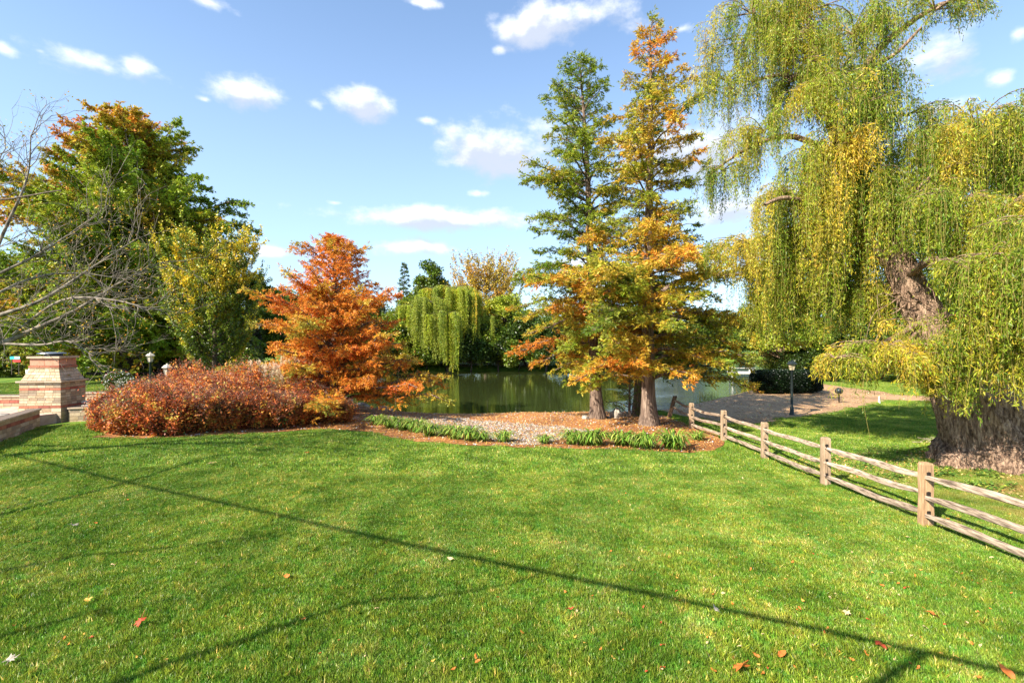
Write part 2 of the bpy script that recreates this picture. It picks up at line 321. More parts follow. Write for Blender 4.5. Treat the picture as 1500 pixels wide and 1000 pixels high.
# ------------------------------------------------------------------ weeping foliage: arching boughs hung with leafy strands
def weep(r, tr, mb, c, R, rise, n_arc, n_str, Lr, dens, leaf, colf, zmin=None, az=None, seg=12, tw=None, sway=.17, s0=.25, keep=None):
    st, ou = [], []
    for i in range(n_arc):
        a = r.uniform(0, 6.283) if az is None else r.uniform(*az)
        rr = r.uniform(.35, 1)*R if not hasattr(R, '__len__') else math.hypot(R[0]*math.cos(a), R[1]*math.sin(a))*r.uniform(.35, 1)
        d = np.array([math.cos(a), math.sin(a), 0.]); s = np.linspace(0, 1, 8)[:, None]; hgt = rise*r.uniform(.3, 1.3)
        Pn = c+d*rr*s+np.array([0, 0, 1.])*(hgt*2.2*s-hgt*1.9*s**2.1)+np.array([-d[1], d[0], 0])*rr*.15*np.sin(s*3+i)*s
        tube(tr, Pn, np.linspace(.03, .007, 8)*(.6+.15*rr), 4)
        q = s0+(1-s0)*r.uniform(size=n_str)
        for k in range(n_str):
            p = np.array([np.interp(q[k], s[:, 0], Pn[:, m]) for m in range(3)]); a2 = a+r.normal()*.9
            st.append(p); ou.append([math.cos(a2), math.sin(a2), .35*r.uniform(-.2, 1.2)])
    st = np.array(st); ou = np.array(ou); n = len(st); L = r.uniform(Lr[0], Lr[1], n)*(.6+.4*r.uniform(size=n))
    if zmin is not None: L = np.minimum(L, np.maximum(.5, (st[:, 2]-zmin)*r.uniform(.6, 1.04, n)**.8))
    s = np.linspace(0, 1, seg+1)[None, :, None]; l = L[:, None, None]; o = .16+.12*r.uniform(size=(n, 1, 1))
    X = np.zeros((n, seg+1, 3)); ex = 1-np.exp(-s*l/.35)
    X[:] = st[:, None]+ou[:, None]*np.array([1, 1, 0])*o*ex*1.3; X[:, :, 2:3] = st[:, None, 2:3]+ou[:, None, 2:3]*o*ex*1.2-(s*l-o*ex*.8)
    ph = r.uniform(0, 6.28, (n, 1, 2)); X[:, :, :2] += sway*s*np.sin(ph+s*l*1.6)*.5+sway*.6*s*l*.25*np.array([.4, .1])
    if tw is not None:
        A = X[:, :-1:2][:, :6].reshape(-1, 3); B = X[:, 2::2][:, :6].reshape(-1, 3); kq = np.ones(len(A), bool) if keep is None else keep((A+B)/2); A, B = A[kq], B[kq]; prisms(tw, A, B, .0042, .0035, None)
    nl = np.maximum(6, (L*dens).astype(int)); idx = np.repeat(np.arange(n), nl); m = len(idx); q = r.uniform(0, 1, m)**.9*seg*.9999; i0 = q.astype(int); f = (q-i0)[:, None]
    P = X[idx, i0]*(1-f)+X[idx, i0+1]*f; T = nrm(X[idx, i0+1]-X[idx, i0]); D = nrm(T+r.normal(size=(m, 3))*.62)
    hue = colf(st, r)[idx]
    if keep is not None:
        kk = keep(P); P, D, hue = P[kk], D[kk], hue[kk]; m = len(P)
    leaves(mb, P+r.normal(size=P.shape)*np.array([.055, .055, .03]), D, leaf[0]*r.uniform(.6, 1.25, m), leaf[1]*r.uniform(.7, 1.2, m), jit(hue, r, .22), r)
    return st
# ------------------------------------------------------------------ camera, light, sky
cam = bpy.data.cameras.new('camera'); co = bpy.data.objects.new('camera', cam); S.collection.objects.link(co); S.camera = co
co.location = (0, 0, CH); co.rotation_euler = (math.pi/2, 0, 0); cam.lens = F/1500*36; cam.sensor_width = 36; cam.clip_end = 5000; cam.clip_start = .05
EL = math.radians(37.5); SX, SY = .753, .658
sun = bpy.data.lights.new('sun', 'SUN'); sun.energy = 4.8; sun.angle = math.radians(.5); sun.color = (1, .93, .82)
so = bpy.data.objects.new('sun', sun); S.collection.objects.link(so)
so.rotation_euler = Vector((-SX*math.cos(EL), -SY*math.cos(EL), math.sin(EL))).to_track_quat('Z', 'Y').to_euler()
S.view_settings.view_transform = 'Standard'; S.view_settings.look = 'None'; S.view_settings.exposure = 1.38; S.view_settings.gamma = 1
S.cycles.max_bounces = 8; S.cycles.transparent_max_bounces = 8; S.cycles.transmission_bounces = 6; S.cycles.diffuse_bounces = 4
wd = bpy.data.worlds.new('World'); S.world = wd; wd.use_nodes = True; nt = wd.node_tree; nt.nodes.clear(); L = nt.links.new
sky = N(nt, 'ShaderNodeTexSky', sky_type='NISHITA', sun_disc=False, sun_elevation=EL, sun_rotation=math.atan2(-SX, -SY), altitude=100, air_density=1.0, dust_density=.4, ozone_density=3.2)
def mth(op, a, b=None, c=None):
    n = nt.nodes.new('ShaderNodeMath'); n.operation = op
    for i, v in enumerate((a, b, c)):
        if v is None: continue
        if isinstance(v, (int, float)): n.inputs[i].default_value = v
        else: L(v, n.inputs[i])
    return n.outputs[0]
tc = N(nt, 'ShaderNodeTexCoord'); sp = N(nt, 'ShaderNodeSeparateXYZ'); L(tc.outputs['Generated'], sp.inputs[0])
az = mth('ARCTAN2', sp.outputs[0], sp.outputs[1]); el = mth('ARCSINE', sp.outputs[2])
cb = N(nt, 'ShaderNodeCombineXYZ'); L(az, cb.inputs[0]); L(el, cb.inputs[1])
def vm(op, a, b):
    n = nt.nodes.new('ShaderNodeVectorMath'); n.operation = op; L(a, n.inputs[0])
    if b is not None:
        if isinstance(b, tuple): n.inputs[1].default_value = b
        else: L(b, n.inputs[1])
    return n
# (centre x, y, half width, half height, strength) in photo pixels, turned into azimuth and elevation
CL = [(790,38,84,36,1),(872,20,62,30,.8),(930,40,50,22,.35),(728,222,80,46,1.1),(675,235,50,22,.7),(530,155,44,27,1),(462,152,30,16,.5),(365,138,56,28,1),(300,146,20,8,.35),
      (130,92,105,24,.85),(195,98,34,18,.7),(60,75,34,12,.5),(310,5,46,14,.8),(648,322,150,18,1.0),(600,362,60,18,.8),(1000,222,100,48,1.05),(1090,300,130,40,.7),
      (1375,85,60,38,1),(1470,115,26,16,.9),(1365,160,80,14,.5),(1492,50,24,16,.8),(625,176,22,10,.45),(733,72,18,12,.5),(400,368,60,14,.5),(5,70,28,14,.8),(700,283,24,8,.4),(490,297,20,6,.4),(1440,200,70,22,.5),(850,390,120,20,.5),(615,4,40,9,.6),(300,430,120,18,.5),(1000,400,120,24,.6),(1000,42,26,10,.3)]
def cloudfield(vec):
    res = None
    for x, y, rx, ry, k in CL:
        u = (x-750)/F; v = (500-y)/F; a = math.atan2(u, 1); q = math.sqrt(1+u*u); e = math.atan2(v, q)
        ax = .9*rx/F/(1+u*u); ey = .88*ry/F/q/(1+(v/q)**2)
        d = vm('SUBTRACT', vec, (a, e, 0)); d2 = vm('MULTIPLY', d.outputs[0], (1/ax, 1/ey, 0)); ln = vm('LENGTH', d2.outputs[0], None)
        f = mth('SUBTRACT', k*.95, mth('MULTIPLY', ln.outputs['Value'], .8*(.6+.4*k)))
        res = f if res is None else mth('MAXIMUM', res, f)
    return mth('MAXIMUM', res, -1.0)
def dens(vec, seed):
    mp = vm('MULTIPLY', vec, (1, 1.55, 1)); no = N(nt, 'ShaderNodeTexNoise', i_Scale=9.0, i_Detail=7, i_Roughness=.56); L(mp.outputs[0], no.inputs['Vector'])
    n2 = N(nt, 'ShaderNodeTexNoise', i_Scale=30.0, i_Detail=6, i_Roughness=.6); L(mp.outputs[0], n2.inputs['Vector'])
    s = mth('ADD', mth('MULTIPLY', mth('SUBTRACT', no.outputs[0], .5), 2.2), mth('MULTIPLY', mth('SUBTRACT', n2.outputs[0], .5), .8))
    return mth('ADD', cloudfield(vec), s)
d0 = dens(cb.outputs[0], 0); sh = vm('ADD', cb.outputs[0], (-.012, .022, 0)); d1 = dens(sh.outputs[0], 0)
def mr(v, a, b, lo=0, hi=1):
    n = N(nt, 'ShaderNodeMapRange', interpolation_type='SMOOTHSTEP'); L(v, n.inputs[0])
    for i, q in enumerate((a, b, lo, hi)): n.inputs[i+1].default_value = q
    return n.outputs[0]
alpha = mr(d0, -.15, .75); shade = mr(mth('SUBTRACT', d1, mth('MULTIPLY', d0, .25)), -.3, .42)
cc = N(nt, 'ShaderNodeMix', data_type='RGBA'); L(shade, cc.inputs[0]); cc.inputs[6].default_value = (5.2, 5.3, 5.6, 1); cc.inputs[7].default_value = (2.9, 3.2, 3.85, 1)
# thin high veil that pales the sky towards the horizon
veil = mr(el, .0, .7, .5, .12); vs = N(nt, 'ShaderNodeMix', data_type='RGBA'); L(veil, vs.inputs[0]); tn = N(nt, 'ShaderNodeMix', data_type='RGBA', blend_type='MULTIPLY'); tn.inputs[0].default_value = 1; tn.inputs[7].default_value = (.86, .99, 1.06, 1); L(sky.outputs[0], tn.inputs[6]); L(tn.outputs[2], vs.inputs[6]); vs.inputs[7].default_value = (3.7, 4.6, 5.7, 1)
mx = N(nt, 'ShaderNodeMix', data_type='RGBA'); L(mth('MULTIPLY', alpha, .95), mx.inputs[0]); L(vs.outputs[2], mx.inputs[6]); L(cc.outputs[2], mx.inputs[7])
bg = N(nt, 'ShaderNodeBackground'); bg.inputs[1].default_value = .1; L(mx.outputs[2], bg.inputs[0])
wo = N(nt, 'ShaderNodeOutputWorld'); L(bg.outputs[0], wo.inputs[0])
wd.cycles.sampling_method = 'MANUAL'; wd.cycles.sample_map_resolution = 512
# ------------------------------------------------------------------ ground
def lawnmat(name, sunny=1.0, blades=False):
    m, nt = newmat(name); L = nt.links.new; g = N(nt, 'ShaderNodeNewGeometry')
    def no(s, d, st, r=.6, vs=None):
        v = g.outputs['Position']
        if vs: mp = N(nt, 'ShaderNodeMapping'); mp.inputs['Scale'].default_value = vs; L(v, mp.inputs[0]); v = mp.outputs[0]
        n = N(nt, 'ShaderNodeTexNoise', i_Scale=s, i_Detail=d, i_Roughness=r); L(v, n.inputs['Vector']); q = ramp(nt, st); L(n.outputs[0], q.inputs[0]); return q.outputs[0]
    base = no(1.1, 6, [(.32, (.1, .19, .016)), (.5, (.18, .3, .032)), (.68, (.29, .38, .07))])
    big = no(.22, 3, [(.35, (.88, .93, .9)), (.6, (1.12, 1.06, 1.0))]); st = no(.55, 2, [(.4, (.84, .9, .9)), (.6, (1.12, 1.08, 1.1))], vs=(1.5, .12, 1))
    def mu(a, b, f=1):
        q = N(nt, 'ShaderNodeMix', data_type='RGBA', blend_type='MULTIPLY'); q.inputs[0].default_value = f; L(a, q.inputs[6]); L(b, q.inputs[7]); return q.outputs[2]
    c = mu(mu(base, big), st)
    if blades: at = N(nt, 'ShaderNodeAttribute', attribute_name='col'); c = mu(c, at.outputs['Color'])
    else: c = mu(c, no(14, 5, [(.3, (.4, .45, .4)), (.7, (.85, .85, .6))]))
    # dry straw patches under the willow
    sp = N(nt, 'ShaderNodeSeparateXYZ'); L(g.outputs['Position'], sp.inputs[0])
    fx = N(nt, 'ShaderNodeMapRange', interpolation_type='SMOOTHSTEP', n1=8.2, n2=10.5); L(sp.outputs[0], fx.inputs[0])
    fy = N(nt, 'ShaderNodeMapRange', interpolation_type='SMOOTHSTEP', n1=14.5, n2=11.5); L(sp.outputs[1], fy.inputs[0])
    nn = N(nt, 'ShaderNodeTexNoise', i_Scale=.8, i_Detail=5); L(g.outputs['Position'], nn.inputs['Vector']); rr = ramp(nt, [(.35, (0, 0, 0)), (.6, (1, 1, 1))]); L(nn.outputs[0], rr.inputs[0])
    f1 = N(nt, 'ShaderNodeMath', operation='MULTIPLY'); L(fx.outputs[0], f1.inputs[0]); L(fy.outputs[0], f1.inputs[1])
    f2 = N(nt, 'ShaderNodeMath', operation='MULTIPLY'); L(f1.outputs[0], f2.inputs[0]); L(rr.outputs[0], f2.inputs[1])
    dr = N(nt, 'ShaderNodeMix', data_type='RGBA'); L(f2.outputs[0], dr.inputs[0]); L(c, dr.inputs[6]); dr.inputs[7].default_value = (.36, .28, .07, 1); c = dr.outputs[2]
    p = N(nt, 'ShaderNodeBsdfPrincipled', i_Roughness=.42 if blades else .9); p.inputs['Specular IOR Level'].default_value = .5 if blades else .2; L(c, p.inputs['Base Color'])
    out = N(nt, 'ShaderNodeOutputMaterial')
    if blades:
        t = N(nt, 'ShaderNodeBsdfTranslucent'); L(c, t.inputs[0]); x = N(nt, 'ShaderNodeMixShader'); x.inputs[0].default_value = .35; L(p.outputs[0], x.inputs[1]); L(t.outputs[0], x.inputs[2]); L(x.outputs[0], out.inputs[0])
    else:
        nb = N(nt, 'ShaderNodeTexNoise', i_Scale=30, i_Detail=5); L(g.outputs['Position'], nb.inputs['Vector']); b = N(nt, 'ShaderNodeBump', i_Strength=.7, i_Distance=.03); L(nb.outputs[0], b.inputs['Height']); L(b.outputs[0], p.inputs['Normal']); L(p.outputs[0], out.inputs[0])
    return m
GROUND = lawnmat('lawn_soil_and_grass'); BLADE = lawnmat('grass_blade', blades=True)
def axis(segs):
    o = [segs[0][0]]
    for a, b, st in segs: o += list(np.linspace(a, b, max(1, int(round((b-a)/st)))+1)[1:])
    return np.array(o)
gx = axis([(-2000, -400, 400), (-400, -120, 40), (-120, -40, 4), (-40, -20, 1), (-20, 24, .33), (24, 60, 1), (60, 140, 4), (140, 400, 40), (400, 2000, 400)])
gy = axis([(-300, -40, 40), (-40, 0, 4), (0, 12, .6), (12, 40, .33), (40, 120, 1.2), (120, 400, 20), (400, 2400, 400)])
X, Y = np.meshgrid(gx, gy); Z = h(X, Y); m = MB(); nx = len(gx); i = np.arange(len(gy)-1)[:, None]*nx; j = np.arange(nx-1)[None]
m.add(np.stack([X, Y, Z], -1).reshape(-1, 3), np.stack([i+j, i+j+1, i+nx+j+1, i+nx+j], -1).reshape(-1, 4), None, True)
tag(m.build('ground', GROUND), kind='structure')
def sheet(name, poly, step, lift, mat, kind='structure', wob=0, seed=0):
    poly = np.asarray(poly, float); P = []
    for a, b in zip(poly, np.roll(poly, -1, 0)):
        n = max(1, int(np.linalg.norm(b-a)/step)); P += [a+(b-a)*k/n for k in range(n)]
    P = np.array(P)
    if wob:
        q = np.c_[P, np.zeros(len(P))]; P = P+wob*np.stack([nz(q, 1.1, seed), nz(q, 1.1, seed+3)], 1)+wob*.4*np.stack([nz(q, .35, seed+1), nz(q, .35, seed+4)], 1)
    x0, y0 = P.min(0); x1, y1 = P.max(0)
    gx = np.arange(math.floor(x0/step)*step, x1, step); gy = np.arange(math.floor(y0/step)*step, y1, step); A, B = np.meshgrid(gx, gy); A = A.ravel(); B = B.ravel()
    k = sdf(A, B, P) < -step*.35; pts = [Vector(p) for p in P]+[Vector(p) for p in zip(A[k], B[k])]; n = len(P)
    v, e, f, *_ = delaunay_2d_cdt(pts, [(i, (i+1) % n) for i in range(n)], [], 1, 1e-5)
    v = np.array([(a.x, a.y) for a in v]); z = h(v[:, 0], v[:, 1])+lift; mb = MB(); mb.add(np.c_[v, z], np.array([list(t)[:3] for t in f]), None, True)
    return tag(mb.build(name, mat), kind=kind), P
MULCH = noisemat('bark_mulch_with_needles', [(.3, (.09, .045, .025)), (.48, (.3, .14, .05)), (.62, (.52, .26, .08)), (.75, (.6, .4, .2))], scale=9, detail=10, bump=.8, dist=.04, nrough=.75, stops2=[(.35, (.6, .5, .5)), (.6, (1.15, 1.05, 1))], scale2=.5)
GRAVEL = noisemat('pale_gravel', [(.33, (.1, .07, .045)), (.5, (.28, .2, .13)), (.66, (.48, .42, .34))], scale=22, detail=8, bump=1, dist=.05, nrough=.8)
SAND = noisemat('packed_sand_gravel', [(.3, (.2, .115, .055)), (.5, (.38, .23, .12)), (.7, (.6, .4, .22))], scale=6, detail=10, bump=.5, nrough=.7, stops2=[(.35, (.75, .72, .7)), (.65, (1.1, 1.08, 1.05))], scale2=.35)
ROCK = noisemat('grey_rock', [(.3, (.12, .1, .08)), (.5, (.3, .26, .21)), (.7, (.5, .45, .37))], scale=3, bump=1, dist=.06)
mul_px = [G(x, y) for x, y in ((130,641),(200,643),(300,639),(400,633),(480,629),(535,632),(600,646),(700,653),(800,657),(900,659),(1000,663),(1045,661),(1064,650))]
MULP = np.array(mul_px+[(8.3,20),(8.4,26),(8.3,31.9),(4,32.3),(0,31.9),(-4,31.7),(-8.3,31.6),(-13,34.2),(-17,32),(-17.2,27),(-17,22.5),(-15.6,20.4)])
_, MULQ = sheet('mulch_bed', MULP, .33, .02, MULCH, wob=.1)
GRVP = np.array([G(x, y) for x, y in ((500,611),(560,606),(640,610),(700,616),(760,620),(830,625),(880,632),(860,640),(820,641),(795,652),(745,651),(700,641),(640,634),(590,626),(540,618))])
_, GRVQ = sheet('gravel_bed', GRVP, .33, .032, GRAVEL, wob=.22, seed=5)
BCHP = np.array([(8.6,31.0),(10.8,32.6),(15.2,37),(21,43.6),(24,49.5),(29,52)]+[G(x, y) for x, y in ((1260,570),(1310,576),(1320,583),(1290,590),(1235,601),(1170,612),(1110,621),(1060,621),(1015,612))])
_, BCHQ = sheet('sand_beach', BCHP, .33, .02, SAND, wob=.2, seed=9)
path = [(26,34.5),(30,33.0),(40,32),(60,31),(60,33),(40,34.2),(33,35.8),(28,38)]
_, PTHQ = sheet('gravel_path', path, .5, .03, SAND, seed=2)
# ------------------------------------------------------------------ pond
wm, nt2 = newmat('pond_water'); Lk = nt2.links.new
p = N(nt2, 'ShaderNodeBsdfPrincipled', i_Roughness=.03); p.inputs['Base Color'].default_value = (.03, .038, .01, 1); p.inputs['Specular IOR Level'].default_value = 1.0; p.inputs['IOR'].default_value = 1.5
g = N(nt2, 'ShaderNodeNewGeometry'); mp = N(nt2, 'ShaderNodeMapping'); mp.inputs['Scale'].default_value = (1.2, 3.2, 1); Lk(g.outputs['Position'], mp.inputs[0])
n1 = N(nt2, 'ShaderNodeTexNoise', i_Scale=1.2, i_Detail=4); Lk(mp.outputs[0], n1.inputs['Vector']); b = N(nt2, 'ShaderNodeBump', i_Strength=.17, i_Distance=.03); Lk(n1.outputs[0], b.inputs['Height']); Lk(b.outputs[0], p.inputs['Normal'])
spx = N(nt2, 'ShaderNodeSeparateXYZ'); Lk(g.outputs['Position'], spx.inputs[0]); rt_ = N(nt2, 'ShaderNodeMath', operation='DIVIDE'); Lk(spx.outputs[0], rt_.inputs[0]); Lk(spx.outputs[1], rt_.inputs[1])
wz = N(nt2, 'ShaderNodeTexNoise', i_Scale=.12, i_Detail=3); Lk(g.outputs['Position'], wz.inputs['Vector']); wa = N(nt2, 'ShaderNodeMath', operation='MULTIPLY_ADD', n1=.3); Lk(wz.outputs[0], wa.inputs[0]); Lk(rt_.outputs[0], wa.inputs[2])
wr = N(nt2, 'ShaderNodeMapRange', interpolation_type='SMOOTHSTEP', n1=.36, n2=.5, n3=.17, n4=1.0); Lk(wa.outputs[0], wr.inputs[0]); Lk(wr.outputs[0], b.inputs['Strength'])
wd_ = N(nt2, 'ShaderNodeMapRange', interpolation_type='SMOOTHSTEP', n1=.36, n2=.5, n3=.03, n4=.4); Lk(wa.outputs[0], wd_.inputs[0]); Lk(wd_.outputs[0], b.inputs['Distance'])
o_ = N(nt2, 'ShaderNodeOutputMaterial'); Lk(p.outputs[0], o_.inputs[0])
m = MB(); m.add([(-45, 29, 0), (85, 29, 0), (85, 118, 0), (-45, 118, 0)], [[0, 1, 2, 3]]); tag(m.build('pond_water', wm), kind='structure')
# ------------------------------------------------------------------ grass
def patch(name, n, hgt, wid, seed, size=.52):
    r = rg(seed); P = np.c_[r.uniform(-size/2, size/2, (n, 2)), np.zeros(n)]; ph = nz(P, .12, seed)
    hh = hgt*(1+.28*ph)*r.uniform(.6, 1.25, n); a = r.uniform(0, 6.283, n); ln = np.abs(r.normal(.35, .25, n))*hh; b = a+r.normal(size=n)*.8
    s = np.stack([-np.sin(a), np.cos(a), np.zeros(n)], 1)*wid*.5*r.uniform(.7, 1.3, (n, 1)); T = P+np.stack([np.cos(b)*ln, np.sin(b)*ln, hh], 1)
    M_ = P+np.stack([np.cos(b)*ln*.3, np.sin(b)*ln*.3, hh*.55], 1); mb = MB()
    k = np.clip(r.normal(1, .4, n), .3, 2.4)[:, None]; c = np.concatenate([k*(1+.35*(ph[:, None])), k, k*.9], 1)
    dry = r.uniform(size=n) < .05; c[dry] = c[dry]*np.array([3.0, 1.9, 6.0])
    V = np.stack([P-s, P+s, M_+s*.8, T, M_-s*.8], 1).reshape(-1, 3); mb.add(V, np.arange(5*n).reshape(n, 5), c)
    return mb.build(name, BLADE)
gcol = bpy.data.collections.new('grass_source')
for k in range(4):
    o = patch('grass_a', 1700, .05, .0062, 40+k); COL.objects.unlink(o); gcol.objects.link(o); o.name = 'grass_%d' % k
for k in range(2):
    o = patch('grass_b', 520, .055, .013, 60+k, .66); COL.objects.unlink(o); gcol.objects.link(o); o.name = 'grass_%d' % (4+k)
r = rg(5)
def cand(y0, y1, st, ids, sc):
    a = np.arange(-40, 42, st); b = np.arange(y0, y1, st); A, B = np.meshgrid(a, b); A = A.ravel()+r.uniform(-.5, .5, A.size)*st*.6; B = B.ravel()+r.uniform(-.5, .5, B.size)*st*.6
    k = (np.abs(A) < 1.1*B+1.5)
    A = A[k]; B = B[k]; k = sdf(A, B) > 1.2
    for Q, mgn in ((MULQ, .12), (BCHQ, -.02), (PTHQ, .02), (PATIO, .2)): k &= sdf(A, B, np.asarray(Q)) > mgn
    A = A[k]; B = B[k]; return np.c_[A, B, h(A, B)], r.integers(ids[0], ids[1], len(A)), r.uniform(0, 6.28, len(A)), np.full(len(A), sc)*r.uniform(.9, 1.15, len(A))
PATIO = np.array([(-15.4,12.6),(-18.6,19.4),(-17.2,20.0),(-16.5,20.9),(-19.3,24.4),(-34,26),(-34,12.6)])
A1 = cand(3.0, 13, .34, (0, 4), 1.0); A2 = cand(13, 48, .5, (4, 6), 1.0)
P_ = np.concatenate([A1[0], A2[0]]); me = bpy.data.meshes.new('grass'); me.vertices.add(len(P_)); me.vertices.foreach_set('co', P_.astype(np.float32).ravel())
for nm, ty, ar in (('idx', 'INT', np.concatenate([A1[1], A2[1]]).astype(np.int32)), ('rot', 'FLOAT', np.concatenate([A1[2], A2[2]]).astype(np.float32)), ('scl', 'FLOAT', np.concatenate([A1[3], A2[3]]).astype(np.float32))):
    me.attributes.new(nm, ty, 'POINT').data.foreach_set('value', ar)
go = bpy.data.objects.new('grass', me); COL.objects.link(go); tag(go, 'short green mown lawn grass covering the yard', 'grass', kind='stuff'); me.materials.append(BLADE)
ng = bpy.data.node_groups.new('grass_scatter', 'GeometryNodeTree'); ng.interface.new_socket('Geometry', in_out='INPUT', socket_type='NodeSocketGeometry'); ng.interface.new_socket('Geometry', in_out='OUTPUT', socket_type='NodeSocketGeometry')
gi = ng.nodes.new('NodeGroupInput'); gout = ng.nodes.new('NodeGroupOutput'); iop = ng.nodes.new('GeometryNodeInstanceOnPoints'); ci = ng.nodes.new('GeometryNodeCollectionInfo')
ci.inputs[0].default_value = gcol; ci.inputs['Separate Children'].default_value = True; ci.inputs['Reset Children'].default_value = True
def na(nm, ty):
    n = ng.nodes.new('GeometryNodeInputNamedAttribute'); n.data_type = ty; n.inputs[0].default_value = nm; return n.outputs[0]
cx = ng.nodes.new('ShaderNodeCombineXYZ'); LL = ng.links.new; LL(na('rot', 'FLOAT'), cx.inputs[2]); LL(gi.outputs[0], iop.inputs['Points']); LL(ci.outputs[0], iop.inputs['Instance'])
iop.inputs['Pick Instance'].default_value = True; LL(na('idx', 'INT'), iop.inputs['Instance Index']); LL(cx.outputs[0], iop.inputs['Rotation']); LL(na('scl', 'FLOAT'), iop.inputs['Scale']); LL(iop.outputs[0], gout.inputs[0])
gm = go.modifiers.new('scatter', 'NODES'); gm.node_group = ng
# ------------------------------------------------------------------ trees
def at(px, D, dz=0): x = (px-750)/F*D; return np.array([x, D, hz(x, D)+dz])
def cols(g, s=1.5, k=0, amt=.28):
    """colour chooser: palette g walked by height-free clump noise"""
    def f(P, idx, r):
        t = .5+.5*amt/.28*.55*nz(P, s, k)+r.normal(size=len(P))*.07+.12*np.sin(idx*7.3)
        return pal(t, g)
    return f
# 1 tall cypress pair by the pond
prL = lambda q: (5.2*(1-q)**.54+.75*math.exp(-((q-.27)/.1)**2))*(.6+.4*min(1, (q+.1)*2.6))*(1+.26*math.sin(q*23))
def colL(P, i, r):
    t = .30+.3*nz(P, 2.2, 3)+.13*np.sin(i*5.1)+.14*ss(8, 2, P[:, 2])+r.normal(size=len(P))*.08+.1*ss(0, 3, P[:, 0])
    return pal(t+.08+.2*ss(9, 4, P[:, 2]), [GRN*1.25, GRN*1.4+np.array((.06,.04,0)), YGR, GLD*.85, ORG*.9])
def biasL(az, q): return 1.08 if math.cos(az) < .2 else .8
cypress('bald_cypress', 'tall mostly green bald cypress on the pond bank, left of the taller golden one', at(875, 25.6), 18.7, .29, prL, 108, 11, colL, t0=.15, leaf=(.165,.044), up=(.02, .55), droop=.26, lean=(-.9, 0), az_bias=biasL, twig_len=.3, per=12)
prR = lambda q: (4.6*(1-q)**.6+2.7*math.exp(-((q-.24)/.11)**2))*(.75+.25*min(1, (q+.1)*3))*(1+.24*math.sin(q*19+1))
def colR(P, i, r):
    t = .40+.33*nz(P, 2.0, 8)+.15*np.sin(i*3.7)+r.normal(size=len(P))*.09+.12*ss(12, 17, P[:, 2])-.1*ss(1, 4, P[:, 0])*ss(14, 8, P[:, 2])+.13*ss(9, 5, P[:, 2])
    return pal(t, [GRN*1.1, OLV*1.1, YGR*1.05, (GLD+YGR)*.48, GLD*.8, GLD*.95, ORG*.6+GLD*.4, ORG])
cypress('bald_cypress', 'tallest bald cypress with golden and orange patches, fluted trunk standing in the mulch', at(950, 22.7), 18.5, .31, prR, 114, 23, colR, t0=.12, leaf=(.165,.044), up=(.08, .6), droop=.36, az_bias=lambda a, q: 1.0+.1*math.cos(a), twig_len=.3, per=12)
# smaller dark-stemmed one behind
def colD(P, i, r): return pal(.35+.3*nz(P, 1.5, 2)+r.normal(size=len(P))*.08, [GRN*.6, GRN, YGR*.8, GLD*.8])
cypress('young_conifer', 'low dark green young conifer standing between the two cypress trunks', at(922, 26.5), 3.0, .05, lambda q: 1.3*(1-q)**.6, 26, 31, colD, t0=.08, up=(.2, .5), droop=.1, leaf=(.13, .03), per=6)
cypress('bald_cypress', 'dark-trunked cypress hidden behind the tallest golden cypress, green branches reaching right', at(938, 27.5), 11.5, .34, lambda q: 5.6*(1-q)**.7*(.6+.4*min(1, q*3)), 46, 37, colD, t0=.2, up=(.05, .4), droop=.28, az_bias=lambda a, q: 1.15 if math.cos(a) > 0 else .7, per=7, spray_gap=.16)
# orange young cypress at the left of the pond
prO = lambda q: 6.2*(1-q)**.9*(.85+.15*min(1, q*4))*(1+.2*math.sin(q*17))
def colO(P, i, r):
    rad = np.hypot(P[:, 0], P[:, 1]); t = .82-.2*rad/3+.26*nz(P, 1.6, 5)+.12*np.sin(i*4.1)+r.normal(size=len(P))*.07-.22*ss(6.5, 9, P[:, 2])-.2*ss(-1.5, -4.5, P[:, 0])
    return pal(t, [OLV*1.1, OLV+GLD*.3, GLD*.8+ORG*.15, ORG*1.02, ORG*.95+RED*.1, RED*.65+ORG*.4])
cypress('dawn_redwood', 'spreading rust orange feathery tree beside the red shrubs at the left end of the pond', at(489, 26), 9.3, .17, prO, 128, 41, colO, t0=.05, leaf=(.15,.04), up=(.25, .7), droop=.28, twig_len=.3, per=12, crook=.02)
# large green tree with orange shoulders, far left
prB = lambda q: 10.6*(1-q**2.3)**.85*(.8+.2*min(1, q*4))*(1+.12*math.sin(q*15))
def colB(P, i, r):
    t = .28+.2*nz(P, 3.2, 6)+.12*np.sin(i*2.9)+r.normal(size=len(P))*.07+.42*ss(.4, 1.2, (P[:, 2]-12)/9-P[:, 0]/8-.02+.25*nz(P, 3, 4))*ss(7, 14, P[:, 2])
    return pal(t, [GRN*1.6, GRN*1.9+np.array((.08,.06,0)), YGR*1.15, GLD*.85, ORG*.9, RED*.5+ORG*.5])
cypress('bald_cypress', 'broad old green cypress with orange top left shoulder, behind the bare branches', at(188, 44), 23.8, .55, prB, 230, 53, colB, t0=.05, up=(.25, .55), droop=.28, leaf=(.27, .1), per=10, spray_gap=.22, twig_len=.27, tz=.5)
# yellow and green spiky tree in front of it
def colS(P, i, r):
    t = .35+.3*ss(2, 10, P[:, 2])+.28*np.sin(i*3.3)+.2*nz(P, 1.5, 9); return pal(t, [GRN*.55, GRN*.75, GRN, YGR, YEL*.9, YEL])
spiky('ginkgo_tree', 'dark green tree tipped with bright yellow upright shoots, left of the orange tree', at(315, 36), 10.6, 3.9, 61, colS, nshoot=120, per=190, leaf=(.14, .11), thick=.14, t0=.03, upk=1.7)
